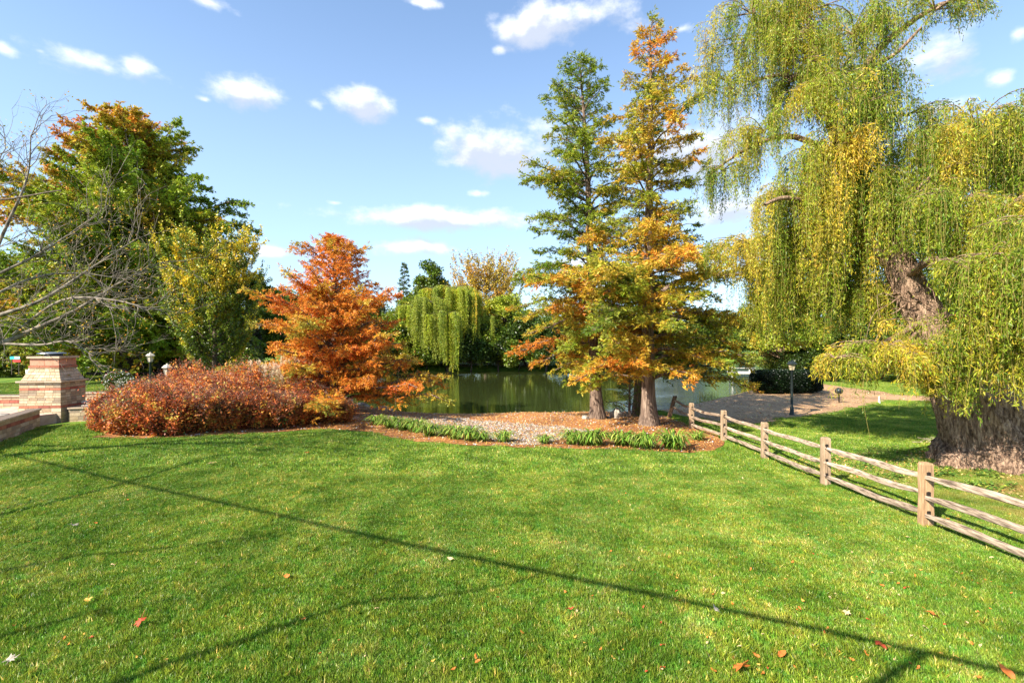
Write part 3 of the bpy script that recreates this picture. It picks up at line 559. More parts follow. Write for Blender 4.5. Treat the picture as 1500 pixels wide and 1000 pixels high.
# ---- far bank
def colW2(P, r): return pal(.45+.35*nz(P, 2.2, 7)+r.normal(size=len(P))*.05, [GRN*1.5, OLV*1.6, YGR*1.4, GLD])
def far_willow(name, label, base, H, R, seed, narc=34, nstr=24, zmin=-.3):
    r = rg(seed); root = thing(name, label, 'tree', tuple(base)); tr, mb = MB(), MB()
    tube(tr, [(0, 0, -.3), (.1, 0, H*.2), (-.3, 0, H*.5), (0, 0, H*.75)], [.5, .38, .28, .1], 8)
    for k in range(15):
        a = k*2.4; q = r.uniform(.2, 1.25); c = np.array([math.cos(a)*R*.6*q, math.sin(a)*R*.5*q, H*(.93-.42*(q/1.25)**1.6)*r.uniform(.86, 1.0)])
        tube(tr, smoothpoly([(0, 0, H*.3), c*.6+np.array([0, 0, H*.15]), c], 6), np.linspace(.18, .05, 6), 5)
        weep(r, tr, mb, c, R*.4, H*.06, narc//5, nstr, (H*.12, H*r.uniform(.35, .85)), 20, (.24, .07), colW2, zmin=zmin, tw=None, seg=8)
    tr.build('trunk', BARK, root); mb.build('crown', LEAFW, root)
far_willow('weeping_willow', 'small weeping willow on the far bank trailing to the water', at(657, 75.0, .2), 14.8, 8.8, 71, narc=56, nstr=30)
def ctree(px, D, top, half, seed, pals, label, name='broadleaf_tree', n=26000, leaf=(.34, .26), t0=.15, shape=.8, nclump=60, s=3, clump=.2, group=None, bot=None, open_=0, fn=broad, **k):
    b = at(px, D); H = (CH-b[2])+(500-top)/F*D; R = half/F*D
    return fn(name, label, b, H, R, seed, cols(pals, s, seed), n, leaf, t0, nclump, shape=shape, clump=clump, group=group, **k)
ctree(628, 96, 376, 34, 81, [DGR, GRN, YGR*.8], 'small round dark green tree rising behind the far willow', leaf=(.45, .35), n=14000)
b = at(712, 92); spiky('maple_tree', 'far tree with thinning orange twigs above the small willow', b, (CH-b[2])+(500-374)/F*92, 8.5, 83, cols([ORG*.5+GLD*.3, GLD*.7, GLD*.6+OLV*.5], 3, 2), nshoot=210, per=45, leaf=(.3, .22), thick=.22, upk=1.1)
ctree(742, 80, 425, 40, 84, [GRN, YGR, YGR, YEL*.8], 'yellow green round tree on the far bank right of the willow', n=26000)
ctree(705, 78, 470, 50, 85, [DGR*.6, DGR, GRN*.8], 'dark green bush on the far bank under the willow branches', 'bush', t0=.05, n=22000)
ctree(770, 78, 455, 46, 86, [DGR*.7, DGR, GRN], 'dark green bush on the far bank behind the golden branches', 'bush', t0=.05, n=22000)
ctree(600, 77, 440, 44, 87, [GRN*.8, GRN, YGR, GLD], 'green and gold bushy tree on the far bank beside the orange tree', t0=.06, n=26000)
ctree(585, 73, 500, 24, 88, [OLV, GLD*.7, GRN], 'low olive bush at the far shore, just right of the orange tree', 'bush', t0=.03, n=16000, leaf=(.25, .18))
ctree(655, 100, 412, 60, 89, [OLV, GLD*.8, ORG*.8], 'broad olive and gold tree behind the far willow', n=20000, leaf=(.45, .35))
b = at(591, 100); cypress('spruce_tree', 'thin dark spruce poking up right of the orange tree', b, 3.4+(500-383)/F*100, .2, lambda q: 3.4*(1-q)**.8, 60, 91, lambda P, i, r: pal(np.full(len(P), .3), [DGR, GRN]), leaf=(.4, .12), per=4, spray_gap=.5, t0=.2, droop=.5)
BK = [(575,470,.0),(625,495,1),(660,500,2),(690,490,0),(730,480,1),(760,500,2),(800,465,0),(830,490,1),(865,480,2),(900,500,0),(940,505,1),(975,512,2)]
for i, (px, top, k) in enumerate(BK): ctree(px, 74.8+(i % 3)*.35 if px < 880 else 90, top, 34, 700+i, [[DGR*.7, DGR, GRN], [DGR, GRN, YGR*.7], [GRN*.7, YGR*.8, GLD*.6]][int(k)], 'far bank bush, number %d along the shore from the orange tree' % (i+1) if 0 else ['dark green','mid green','golden green'][int(k)]+' far bank bush '+['behind the orange tree edge','left of the far willow','under the far willow','at the far willow right edge','right of the far willow','beside the golden boughs','hidden by golden boughs','seen between low golden boughs','behind the left cypress trunk','between the two cypress trunks','behind the tallest cypress trunk','right of the tallest cypress'][i], 'bush', t0=.02, n=15000, leaf=(.32,.24))
# right background seen under the willow
ctree(850, 90, 448, 70, 101, [DGR, GRN, YGR], 'green tree on the far bank behind the tall cypresses', n=18000, leaf=(.45, .35))
ctree(960, 108, 468, 55, 102, [DGR, OLV, GLD*.6], 'low dull green far tree right of the tall cypresses', n=12000, leaf=(.5, .4))
ctree(1050, 118, 452, 55, 103, [DGR, GRN, OLV], 'low far green tree across the widest water', n=12000, leaf=(.5, .4))
ctree(1128, 62, 405, 42, 104, [GRN*.8, GRN, YGR*.8, YGR], 'mid green tree beyond the hedge left side', t0=.25, n=30000, leaf=(.26, .18), open_=.3)
ctree(1150, 52, 430, 48, 105, [GRN*.7, GRN, YGR, GLD*.7], 'olive green tree with reddish trunk close behind the clipped hedge', t0=.3, n=30000, leaf=(.24, .17), bark=BARKW)
ctree(1200, 62, 400, 70, 106, [DGR, DGR*1.3, GRN], 'dark tree behind the right end of the clipped hedge', t0=.12, n=26000)
ctree(1290, 66, 410, 80, 107, [DGR, GRN, YGR*.7], 'dark green tree behind the great willow trunk', t0=.08, n=26000)
ctree(1400, 60, 380, 90, 108, [DGR, GRN, OLV], 'tall green tree behind the right willow curtain', t0=.08, n=30000)
ctree(1500, 55, 350, 90, 109, [DGR, GRN, YGR*.7], 'big green tree at the right edge behind the willows', t0=.08, n=30000)
for i, (px, D, top, hf, pl, lb) in enumerate([(1165,60,505,40,[DGR,GRN,OLV],'green shore bush left behind the clipped hedge'),(1135,58,500,36,[ORG*.5,OLV,GRN],'rusty bush directly behind the clipped hedge'),(1180,50,505,34,[DGR*.7,DGR,GRN],'dark bush right behind the clipped hedge'),(1225,52,512,36,[OLV,GRN,GLD*.6],'olive bush right of the clipped hedge'),(1275,50,505,42,[DGR,GRN],'dark green bush behind the low yellow willow bough'),(1330,52,500,44,[DGR,OLV,GRN],'wide green bush left behind the willow trunk')]): ctree(px, D, top, hf, 720+i, pl, lb, 'bush', t0=.03, n=15000, leaf=(.2,.15))
ctree(1240, 74, 500, 60, 110, [BRN, ORG*.5, OLV], 'low russet bush far behind the hedge', 'bush', t0=.03, n=14000)
ctree(1360, 48, 545, 40, 111, [GRN, YGR, OLV], 'low green bush beyond the gravel path', 'bush', t0=.03, n=12000, leaf=(.16, .12))
ctree(1450, 44, 530, 55, 112, [DGR, GRN, OLV], 'green bush beyond the path at the right edge', 'bush', t0=.03, n=14000, leaf=(.16, .12))
# left background
for i, (px, D) in enumerate([(372,69),(402,71.3),(432,73),(462,74),(492,74.8),(522,74.8),(552,74.8)]): ctree(px, D, 478+(i % 3)*8, 30, 740+i, [[DGR*.8, DGR, GRN], [DGR, GRN, YGR*.6]][i % 2], ['dark bush','mixed green bush'][i % 2]+' on the far shore '+['left of the straw grasses','behind the straw grasses','behind the orange tree left boughs','behind the orange tree trunk left','straight behind the orange tree trunk','behind the orange tree right boughs','at the right fringe of the orange tree'][i], 'bush', t0=.02, n=12000, leaf=(.32,.24))
for i, (px, D) in enumerate([(-15,56),(30,57),(80,58),(120,56),(160,56),(300,47),(325,50)]): ctree(px, D, 500+(i % 3)*9, 34, 760+i, [[DGR*.7, DGR, GRN], [DGR, OLV, GLD*.4]][i % 2], ['very dark bush','dull olive bush'][i % 2]+' behind the '+['hedge past the left edge','hedge and painted board','hedge left of the chimney','rail fence near the chimney','rail fence and flowers','red shrubs, under the yellow tipped tree','red shrubs, right of the yellow tipped tree base'][i], 'bush', t0=.02, n=11000, leaf=(.26,.2))
LB = [(20,62,360,75,[DGR,GRN,YGR*.8,GLD*.5],'tall green and olive tree at the far left edge'),(-70,66,330,80,[DGR,GRN,OLV],'tall tree just past the left edge of the yard'),
      (95,72,400,70,[DGR,DGR,GRN],'dark tree behind the fireplace'),(235,56,440,60,[DGR*.8,DGR,GRN],'dark low tree behind the red shrubs'),(370,60,395,42,[DGR,GRN,YGR*.6],'dark green tree between the yellow tipped tree and the orange one'),
      (430,74,420,60,[DGR,GRN,YGR*.7],'green tree behind the orange tree'),(520,82,430,60,[DGR,GRN,GLD*.5],'green tree behind the right side of the orange tree')]
for i, (px, D, top, half, pl, lb) in enumerate(LB): ctree(px, D, top, half, 130+i, pl, lb, t0=.08, n=26000, leaf=(.36, .28))
for i, (px, D, top, half, pl, lb) in enumerate([(55,50,520,36,[ORG*.5,GLD*.6,OLV],'low gold and rust bush behind the fireplace'),(135,53,522,26,[RED*.35,BRN,DGR],'dark red bush behind the rail fence'),(280,46,470,48,[DGR*.7,DGR,GRN*.8],'dark green bush behind the pale lantern'),
        (205,50,500,42,[DGR*.6,DGR,GRN*.7],'low dark bush between the two pale lanterns'),(345,42,500,40,[DGR,GRN,OLV],'dark green bush left of the orange tree'),(5,46,532,34,[DGR,OLV,YEL*.5],'low bush with yellow flecks at the left edge'),(262,52,505,20,[RED*.3,BRN,DGR],'small maroon bush beside the pale lantern')]):
    ctree(px, D, top, half, 150+i, pl, lb, 'bush', t0=.03, n=16000, leaf=(.2, .15))
# distant treeline
P0 = []
for k in range(3):
    P0.append(broad('distant_tree', 'distant tree', (0, 0, -60), 11, 5.5, 170+k, cols([[DGR, GRN, OLV], [DGR, OLV, GLD*.6], [DGR, GRN, BRN*.8]][k], 3, k), 7000, (.6, .5), .1, 40, group='trees of the distant treeline'))
r = rg(77); first = [True]*3
for i in range(54):
    a = math.radians(-52+104*(i+.5)/54); D = r.uniform(128, 175); x = math.sin(a)*D*1.1; y = math.cos(a)*D+8
    if y < 70: y = 70+r.uniform(0, 12); x = math.copysign(D, a)
    k = i % 3; s = r.uniform(.75, 1.05)*(1.2 if abs(a) > .6 else .85)
    lab = ['distant round dark green tree in the treeline beyond the pond', 'distant olive and gold tree in the treeline beyond the pond', 'distant brownish green tree in the treeline beyond the pond'][k]
    loc = (x, y, hz(x, y)); sc = (s*1.25, s*1.25, s)
    if first[k]: P0[k].location = loc; P0[k].scale = sc; P0[k].rotation_euler = (0, 0, r.uniform(0, 6)); P0[k]['label'] = lab; first[k] = False
    else: dup(P0[k], loc, r.uniform(0, 6), sc, lab)
for i in range(9):
    px = 950+i*34; D = 116+3*(i % 3); x = (px-750)/F*D; k = i % 3; s = .5+.06*(i % 4); dup(P0[k], (x, D, hz(x, D)), r.uniform(0, 6), (s*1.7, s*1.4, s), ['distant round dark green tree in the treeline beyond the pond', 'distant olive and gold tree in the treeline beyond the pond', 'distant brownish green tree in the treeline beyond the pond'][k])
# ---- great willow
r = rg(200); tr, mb, tw = MB(), MB(), MB(); wb = at(1462, 14.2); root = thing('weeping_willow', 'great weeping willow with massive leaning trunk on the right, curtains of yellow green leaves', 'tree', tuple(wb))
def R_(px, py, D): return W(px, py, D)-wb
flw = lambda a, q, p: 1+(.16*np.sin(a*4+1)+.12*np.sin(a*7+2))*np.exp(-p[2]/1.2)+.05*np.sin(a*11+p[2]*1.2+.8*np.sin(p[2]*2))+.045*np.abs(np.sin(a*17+p[2]*2.2+1.2*np.sin(a*3+p[2]*3)))+.022*np.sin(a*37+p[2]*4+np.sin(p[2]*7+a*2)*1.5)+.012*np.sin(a*53-p[2]*9)
tp = smoothpoly([(.0, 0, -.4), (-.02, 0, .15), (-.12, .05, .9), R_(1430, 600, 14.3), R_(1395, 530, 14.5), R_(1358, 468, 14.8), R_(1325, 405, 15), R_(1300, 345, 15.3)], 90)
tube(tr, tp, np.interp(np.linspace(0, 1, 90), [0, .12, .25, .4, .55, .7, .85, 1], [2.0, 1.6, 1.36, 1.0, .7, .48, .4, .32]), 110, fl=flw, jit=.022, seed=3)
def limb(pts, r0, r1, k=10, n=14): P = smoothpoly(pts, n); tube(tr, P, np.linspace(r0, r1, n), k, jit=.05, seed=len(pts)); return P
limb([R_(1440,600,14.3), R_(1475,520,14.2), R_(1492,420,14.4), R_(1510,300,15), R_(1500,200,15.5)], .75, .2)
limb([R_(1325,405,15), R_(1275,350,15.4), R_(1240,270,15.8), R_(1218,180,16), R_(1195,80,16.3), R_(1180,10,16.5), R_(1150,-60,16.6)], .25, .05)
limb([R_(1275,350,15.4), R_(1262,250,15.5), R_(1248,160,15.5), R_(1268,100,15.3), R_(1300,60,15.2), R_(1370,10,15), R_(1440,-10,14.8)], .21, .035)
limb([R_(1248,200,15.5), R_(1200,130,16), R_(1150,110,16.5), R_(1100,120,17)], .13, .04); limb([R_(1230,230,15.8), R_(1160,200,16.4), R_(1100,215,17), R_(1045,250,17.3)], .12, .03)
limb([R_(1268,100,15.3), R_(1310,80,14.5), R_(1350,40,14)], .08, .03); limb([R_(1350,470,14.8), R_(1300,500,13.8), R_(1255,522,13.2), R_(1215,530,12.8)], .09, .02)
limb([R_(1350,480,14.8), R_(1330,500,14.2), R_(1290,555,13.4)], .06, .02); limb([R_(1300,345,15.3), R_(1340,280,14.5), R_(1400,240,13.8), R_(1450,250,13.6)], .07, .015)
limb([R_(1275,350,15.4), R_(1220,320,16), R_(1150,340,17.2), R_(1090,370,18)], .18, .05); limb([R_(1325,405,15), R_(1370,380,13.4), R_(1420,400,12.4), R_(1450,420,12)], .14, .04)
limb([R_(1200,300,16), R_(1150,290,15.4), R_(1120,300,15)], .1, .04)
for q in range(26):
    p = R_(*[(1345,395),(1330,430),(1360,470)][q % 3], 14.7)+r.normal(size=3)*.12; d = r.normal(size=3); d[2] *= .6
    P = smoothpoly([p, p+d*.35, p+d*.7+r.normal(size=3)*.25, p+d*.95+np.array([0, -.1, -.5])], 8); tube(tr, P, np.linspace(.022, .006, 8), 4)
XX = [YGR*.85, YGR*1.25, GLD*.75+YGR*.3, GLD*1.05]
def cw(lo, k): return lambda P, r: pal(lo+.28*nz(P, 1.0, k)+r.normal(size=len(P))*.16, [GRN*.95, GRN*1.4, GRN*.85+YGR*.55, YGR*1.05+np.array((.04,0,0)), GLD*.6+YGR*.5, GLD*1.05])
kr = rg(222)
def clear(P):
    # the gap in the curtain where the bare leaning trunk shows
    k = np.ones(len(P), bool)
    for a in ((1322,398,15),(1338,432,15),(1354,462,15)):
        c = R_(*a); d = nrm(np.array([-c-wb+np.array([0, 0, CH])]))[0]; q = P-c; t = q@d; k &= ~((t > .2) & (np.linalg.norm(q-t[:, None]*d, axis=1) < .62) & (kr.uniform(size=len(P)) < .9))
    return k
masses = [ # px,py,D, R, rise, arcs, strands, L, zmin_px, gold
 (1120,60,17.2,2.3,.6,22,13,(.9,2.7),210,.52),(1065,120,17.3,1.6,.5,12,12,(.8,2.4),300,.5),(1190,15,16.6,2.2,.6,18,12,(.8,2.6),190,.5),(1250,50,15.6,1.8,.6,16,12,(.9,2.7),235,.42),
 (1295,110,15.2,1.2,.4,12,12,(.9,3.0),260,.3),(1120,195,17,1.8,.5,14,13,(.8,2.6),335,.62),(1060,250,17.4,1.3,.3,9,10,(.8,2.2),350,.2),(1150,0,17,2.0,.6,12,11,(.8,2.2),160,.5),
 (1210,240,15.6,2.0,.8,24,15,(1.6,4.6),520,.55),(1165,290,16,1.8,.6,20,15,(1.6,4.4),520,.6),(1265,270,15,1.6,.6,16,14,(1.4,4.2),500,.45),(1100,360,18.3,1.9,.5,14,13,(.8,2.2),460,.66),(1185,350,16.8,2.2,.5,18,14,(1.4,3.6),530,.5),
 (1230,330,17,2.2,.5,13,12,(1.2,3.6),520,.35),(1290,350,16.6,1.8,.4,12,13,(1.6,3.4),540,.25),
 (1075,365,20,1.5,.4,10,12,(.7,1.8),430,.6),(1130,400,19,1.6,.5,14,13,(1.4,4.0),530,.5),(1160,420,17.5,1.6,.4,14,13,(1.0,3.2),520,.45),(1215,390,16,1.6,.4,11,12,(1.0,3.0),535,.4),(1270,430,15.8,1.5,.4,12,12,(1.0,2.6),530,.3),
 (1230,110,16,1.5,.5,14,12,(.8,2.4),300,.35),(1205,130,15.0,1.2,.4,12,12,(.8,2.0),260,.5),(1255,160,14.6,1.1,.4,12,12,(.8,2.0),290,.4),(1100,20,16.6,1.6,.5,12,12,(.8,2.4),190,.55),(1160,60,15.8,1.5,.5,12,12,(.8,2.2),200,.55),(1220,210,14.9,1.2,.4,10,12,(.8,2.0),340,.55),(1160,120,16.2,1.6,.5,14,12,(.8,2.2),300,.5),(1330,170,16,1.2,.4,10,11,(.8,2.6),380,.3),(1340,290,14.5,1.3,.4,12,12,(.8,1.6),400,.4),
 (1365,215,14.8,1.7,.7,20,13,(1.0,3.4),430,.4),(1430,190,14.8,1.9,.7,22,13,(1.0,3.4),430,.42),(1500,200,14.8,1.8,.7,20,13,(1.0,3.6),450,.42),(1400,300,13.6,1.5,.5,18,13,(1.0,3.2),560,.5),(1470,310,13,1.6,.6,20,13,(1.2,3.4),600,.5)]
for px, py, D, R, rise, na_, ns_, Lr, zp, gold in masses:
    weep(r, tr, mb, R_(px, py, D), R, rise, na_, ns_, Lr, 33, (.12, .026), cw(gold, 11), zmin=(CH-(zp-500)/F*D)-wb[2], tw=tw, keep=clear)
near = [(1440,480,12.2,1.2,.4,13,11,(1.2,2.4),615,.45),(1400,510,12.4,1.0,.3,11,10,(.8,1.9),620,.45),(1490,470,12,1.2,.4,13,11,(1.2,2.5),610,.4),(1345,520,12.6,1.0,.2,12,11,(.5,1.5),615,.6),(1520,520,11.6,1.1,.3,9,11,(.8,1.8),615,.45),(1425,400,11.6,1.3,.5,18,12,(1.0,3.0),640,.5),(1485,380,11.2,1.3,.5,20,12,(1.2,3.2),640,.5),(1380,470,12.6,1.2,.3,14,12,(.8,2.0),620,.55),(1300,510,12.9,1.4,.25,20,12,(.4,1.7),625,.66),(1225,525,12.7,.8,.15,11,11,(.3,1.0),590,.7),(1340,470,13,1.0,.3,10,11,(.4,1.3),580,.6),(1390,560,12.6,.8,.2,8,10,(.4,1.3),640,.5),(1540,330,11,1.4,.5,14,12,(1.2,3.4),650,.5)]
for px, py, D, R, rise, na_, ns_, Lr, zp, gold in near:
    weep(r, tr, mb, R_(px, py, D), R, rise, na_, ns_, Lr, 34, (.12, .024), cw(gold, 12), zmin=(CH-(zp-500)/F*D)-wb[2], tw=tw, sway=.2, keep=clear)
# airy top right bough and stray long strands
weep(r, tr, mb, R_(1370,15,14.8), 1.5, .4, 12, 12, (.3,1.1), 24, (.12,.024), cw(.4, 13), tw=tw); weep(r, tr, mb, R_(1430,-5,14.8), 1.1, .35, 9, 12, (.3,1.0), 24, (.12,.024), cw(.45, 13), tw=tw); weep(r, tr, mb, R_(1300,35,15), 1.1, .3, 7, 10, (.3,1.0), 22, (.12,.024), cw(.4, 13), tw=tw)
weep(r, tr, mb, R_(1260,530,12.9), 1.3, .05, 3, 3, (1.0,2.2), 14, (.08,.018), cw(.3, 13), tw=tw, zmin=.25)
tr.build('trunk', BARKW, root); tw.build('twigs', TWIG, root); mb.build('crown', LEAFW, root)
# second willow behind at the right edge, airy top
r = rg(207); tr, mb = MB(), MB(); b2 = at(1480, 24); r2 = thing('weeping_willow', 'second weeping willow at the right edge with a wispy dark top', 'tree', tuple(b2))
tube(tr, [(0,0,-.3),(0,0,2),(-.5,0,5),(-1,0,9)], [.6,.5,.35,.1], 9)
for px, py, R, g in ((1400,200,2.2,.25),(1460,185,2.2,.2),(1440,260,3,.3),(1370,270,2.4,.3),(1520,240,3,.3),(1380,360,2.6,.25),(1480,360,3,.25),(1330,330,2,.2)):
    c = W(px, py, 24)-b2; tube(tr, smoothpoly([(-.6,0,5.5), c*.5+np.array([0,0,3.5]), c], 7), np.linspace(.16,.04,7), 5); weep(r, tr, mb, c, R, .9, 14, 11, (1.2, 4.5), 16, (.16, .045), cw(g, 15))
tr.build('trunk', BARK, r2); mb.build('crown', LEAFW, r2)
# ---- bare tree reaching in from the left
r = rg(300); tr, mb = MB(), MB(); bb = at(-95, 13.2); root = thing('bare_tree', 'nearly leafless tree reaching in from the left edge with pale twiggy branches', 'tree', tuple(bb))
B_ = lambda px, py, D: W(px, py, D)-bb
tube(tr, smoothpoly([(0,0,-.3),(0,0,.6),B_(-85,560,13.2),B_(-70,510,13.3)], 10), np.linspace(.26,.17,10), 12)
mains = [([B_(-70,510,13.3),B_(0,503,13.4),B_(50,482,13.5),B_(110,455,13.6),B_(165,420,13.8),B_(235,385,14)],.12),([B_(-70,510,13.3),B_(-20,470,13),B_(60,440,13),B_(130,395,13.4),B_(200,350,13.6)],.09),
 ([B_(-70,510,13.3),B_(-30,420,13.6),B_(10,330,13.8),B_(40,260,14),B_(45,200,14)],.08),([B_(-70,500,13.3),B_(-60,380,13),B_(-20,280,13),B_(0,230,13)],.08),([B_(0,503,13.4),B_(60,505,13.2),B_(100,500,13),B_(135,520,13)],.05),
 ([B_(0,400,13.8),B_(60,370,14.2),B_(120,330,14.5),B_(160,300,14.6)],.05),([B_(-40,450,13.4),B_(40,410,13.8),B_(110,400,14.2),B_(190,410,14.6)],.06),([B_(20,490,13.4),B_(90,440,12.8),B_(170,440,12.6),B_(215,455,12.5)],.05)]
tips = []; out = []
for pts, rd in mains:
    P = smoothpoly(pts, 16); tube(tr, P, np.linspace(rd*.8, .011, 16), 8, jit=.04)
    for k in range(22):
        i = r.integers(3, 16); d = nrm(P[min(i, 15)]-P[i-1]); v = r.normal(size=3); v -= v@d*d; v = nrm(v)
        branching(r, P[i], nrm(d+v*.9+np.array([0, 0, .15])), r.uniform(.5, 1.15), .0115, 2, out, tips, split=(2, 3), spread=.7, upb=.03, ratio=.68, wob=.2, nseg=4)
skel(tr, out); tr.build('trunk', BARKB, root)
P = np.array([t[0] for t in tips for _ in range(3)]); k = r.uniform(size=len(P)) < .42; P = P[k]+r.normal(size=(k.sum(), 3))*.07; D = r.normal(size=P.shape); D[:, 2] -= .4
leaves(mb, P, D, .065, .04, jit(pal(r.uniform(0, 1, len(P)), [YGR*.8, GLD, ORG*.7, GRN]), r, .2), r); mb.build('leaves', LEAF, root)
# ------------------------------------------------------------------ split rail fence
WOODP = noisemat('weathered_fence_post', [(.3, (.16, .11, .07)), (.5, (.33, .23, .145)), (.7, (.46, .35, .235))], scale=4, vscale=(6, 6, .7), bump=.6, attr=1, dist=.02)
WOODR = noisemat('weathered_fence_rail', [(.36, (.12, .085, .06)), (.5, (.36, .27, .195)), (.64, (.54, .43, .32))], scale=3, vscale=(6, 1.2, 9), bump=.6, attr=1, dist=.02)
HOLE = plain('mortise_shadow_gap', (.02, .015, .01), .9)
fp = [(7.35, 5.4)]+[G(x, y) for x, y in ((1356,771),(1209,710),(1120,671),(1060,645),(1013,628))]+[G(980, 612)]
root = thing('split_rail_fence', 'weathered three rail wooden fence along the right side of the lawn', 'fence', (fp[0][0], fp[0][1], hz(*fp[0])))
o0 = np.array([fp[0][0], fp[0][1], hz(*fp[0])]); r = rg(400)
lean = [(0,0)]*6+[(.24, -.1)]; PTOP = 1.15
for i, (x, y) in enumerate(fp):
    b = np.array([x, y, hz(x, y)])-o0; m = MB(); hgt = PTOP if i < 6 else 1.2
    d = np.array(fp[min(i+1, 6)])-np.array(fp[max(i-1, 0)]); a = math.atan2(d[1], d[0])
    sec = [(-.3, 1), (0, 1), (.25, .99), (.6, .97), (.9, 1.0), (hgt-.03, .97), (hgt, .8)]; V = []
    ca, sa = math.cos(a), math.sin(a)
    for z, s in sec:
        for cx_, cy_ in ((-.065, -.095), (0, -.1), (.065, -.095), (.072, 0), (.065, .095), (0, .1), (-.065, .095), (-.072, 0)):
            X_ = cx_*s+r.normal()*.003; Y_ = cy_*s+r.normal()*.003
            V.append((b[0]+ca*X_-sa*Y_+lean[i][0]*z, b[1]+sa*X_+ca*Y_+lean[i][1]*z, b[2]+z+r.normal()*.004))
    Fc = [[k*8+j, k*8+(j+1) % 8, k*8+8+(j+1) % 8, k*8+8+j] for k in range(len(sec)-1) for j in range(8)]
    c = (1.15, 1.0, .82) if i == 1 else ((.5, .42, .38) if i == 6 else (1, .97, .92)); m.add(V, Fc, c); m.add(V[-8:], [list(range(8))], c)
    post = m.build('post', WOODP, root)
    if i < 6:
        for z in (.24, .58, .93): hm = MB(); box(hm, (b[0], b[1], b[2]+z), (.16, .085, .15), a, bev=.02); hm.build('mortise', HOLE, post)
for i in range(6):
    for q, z in enumerate((.22, .56, .92)):
        if i == 5 and q == 0: continue
        A = np.array([*fp[i], hz(*fp[i])])-o0; B = np.array([*fp[i+1], hz(*fp[i+1])])-o0; n = 14; s = np.linspace(-.02, 1.02, n)[:, None]
        sd = nrm(np.array([-(B-A)[1], (B-A)[0], 0])); off = .026*(-1)**i
        z2 = z if i < 5 else z+.05
        P = A+(B-A)*s+np.array([0, 0, 1.])*((z+r.normal()*.015)*(1-s)+(z2+r.normal()*.015)*s-.03*np.sin(s*math.pi)+.012*np.sin(s*9+q+i))+sd*(off+.012*np.sin(s*7+i))
        if i == 5: P = P+np.array([.24, -.1, 0])*z*s
        m = MB(); w = np.clip(np.minimum(s[:, 0]+.02, 1.02-s[:, 0])*9, .55, 1); ph = r.uniform(0, 6)
        up_ = np.array([0, 0, 1.]); Vr = []; cr_ = [(-.026,-.053),(.026,-.051),(.036,-.036),(.038,.036),(.024,.053),(-.024,.055),(-.038,.036),(-.036,-.036)]
        for k in range(n):
            tw_ = .12*math.sin(k*.5+ph); ct, st_ = math.cos(tw_), math.sin(tw_); q_ = 1+.1*math.sin(k*1.3+ph)+r.normal()*.03
            for cx_, cy_ in cr_: x2, y2 = (cx_*ct-cy_*st_)*(1+r.normal()*.08), (cx_*st_+cy_*ct)*w[k]*q_*(1+r.normal()*.05); Vr.append(P[k]+sd*x2+up_*y2)
        Fr = [[k*8+j, k*8+(j+1) % 8, k*8+8+(j+1) % 8, k*8+8+j] for k in range(n-1) for j in range(8)]; cc3 = np.array([1, .97, .93])*r.uniform(.75, 1.2)
        m.add(Vr, Fr, cc3); m.add(Vr[:8], [list(range(8))[::-1]], cc3); m.add(Vr[-8:], [list(range(8))], cc3)
        m.build('rail', WOODR, root)
# ------------------------------------------------------------------ stone patio, walls and outdoor fireplace
STONE = noisemat('concrete_block', [(.3, (.72, .68, .62)), (.5, (.95, .93, .9)), (.7, (1.0, 1.0, 1.0))], scale=12, bump=.4, attr=1, dist=.01)
MORT = plain('dark_joint', (.16, .12, .09), .95)
TAN = [(.46,.34,.21),(.52,.4,.26),(.4,.29,.18),(.55,.44,.3),(.34,.26,.18)]; REDB = [(.38,.13,.08),(.44,.17,.1),(.33,.1,.07)]; PINK = [(.52,.26,.17),(.46,.22,.14),(.54,.3,.21)]; CAPC = [(.56,.43,.3),(.48,.37,.25)]
def ring(mb, core, z0, hgt, c, w, d, ang, cols_, bl, r, w2=None, d2=None, proud=0):
    """one course of blocks round a rectangle w x d centred on c"""
    w2 = w2 or w; d2 = d2 or d; ca, sa = math.cos(ang), math.sin(ang)
    def T(x, y, z): return (c[0]+ca*x-sa*y, c[1]+sa*x+ca*y, z)
    g = .006
    for side in range(4):
        ln, dp = (w, d) if side % 2 == 0 else (d, w); ln2, dp2 = (w2, d2) if side % 2 == 0 else (d2, w2); n = max(1, int(round(ln/bl))); e = np.linspace(-.5, .5, n+1)
        if n > 2: e[1:-1] += r.uniform(-.2, .2)/n
        for k in range(n):
            cc_ = cols_[r.integers(len(cols_))]; t = .09; V = []
            for z, l_, d_ in ((z0+g, ln, dp), (z0+hgt-g, ln2, dp2)):
                a0 = e[k]*l_+g; a1 = e[k+1]*l_-g
                for u, v in ((a0, -d_/2-proud), (a1, -d_/2-proud), (a1, -d_/2+t), (a0, -d_/2+t)):
                    if side == 0: x, y = u, v
                    elif side == 1: x, y = -v, u
                    elif side == 2: x, y = -u, -v
                    else: x, y = v, -u
                    V.append(T(x, y, z))
            mb.add(V, [[0, 3, 2, 1], [4, 5, 6, 7], [0, 1, 5, 4], [1, 2, 6, 5], [2, 3, 7, 6], [3, 0, 4, 7]], np.array(cc_)*r.uniform(.88, 1.1))
    V = [T(sx*(w_/2-.012), sy*(d_/2-.012), z) for z, w_, d_ in ((z0, w, d), (z0+hgt, w2, d2)) for sx, sy in ((-1, -1), (1, -1), (1, 1), (-1, 1))]
    core.add(V, [[0, 3, 2, 1], [4, 5, 6, 7], [0, 1, 5, 4], [1, 2, 6, 5], [2, 3, 7, 6], [3, 0, 4, 7]])
r = rg(410); fa = math.radians(6); fc = np.array([-19.35, 20.75]); fb = (fc[0], fc[1], 0)
root = thing('outdoor_fireplace', 'stepped tan and red block outdoor fireplace with metal chimney cap, at the left', 'fireplace', (0, 0, 0)); root.location = (fc[0], fc[1], 1.1); c0 = (0, 0)
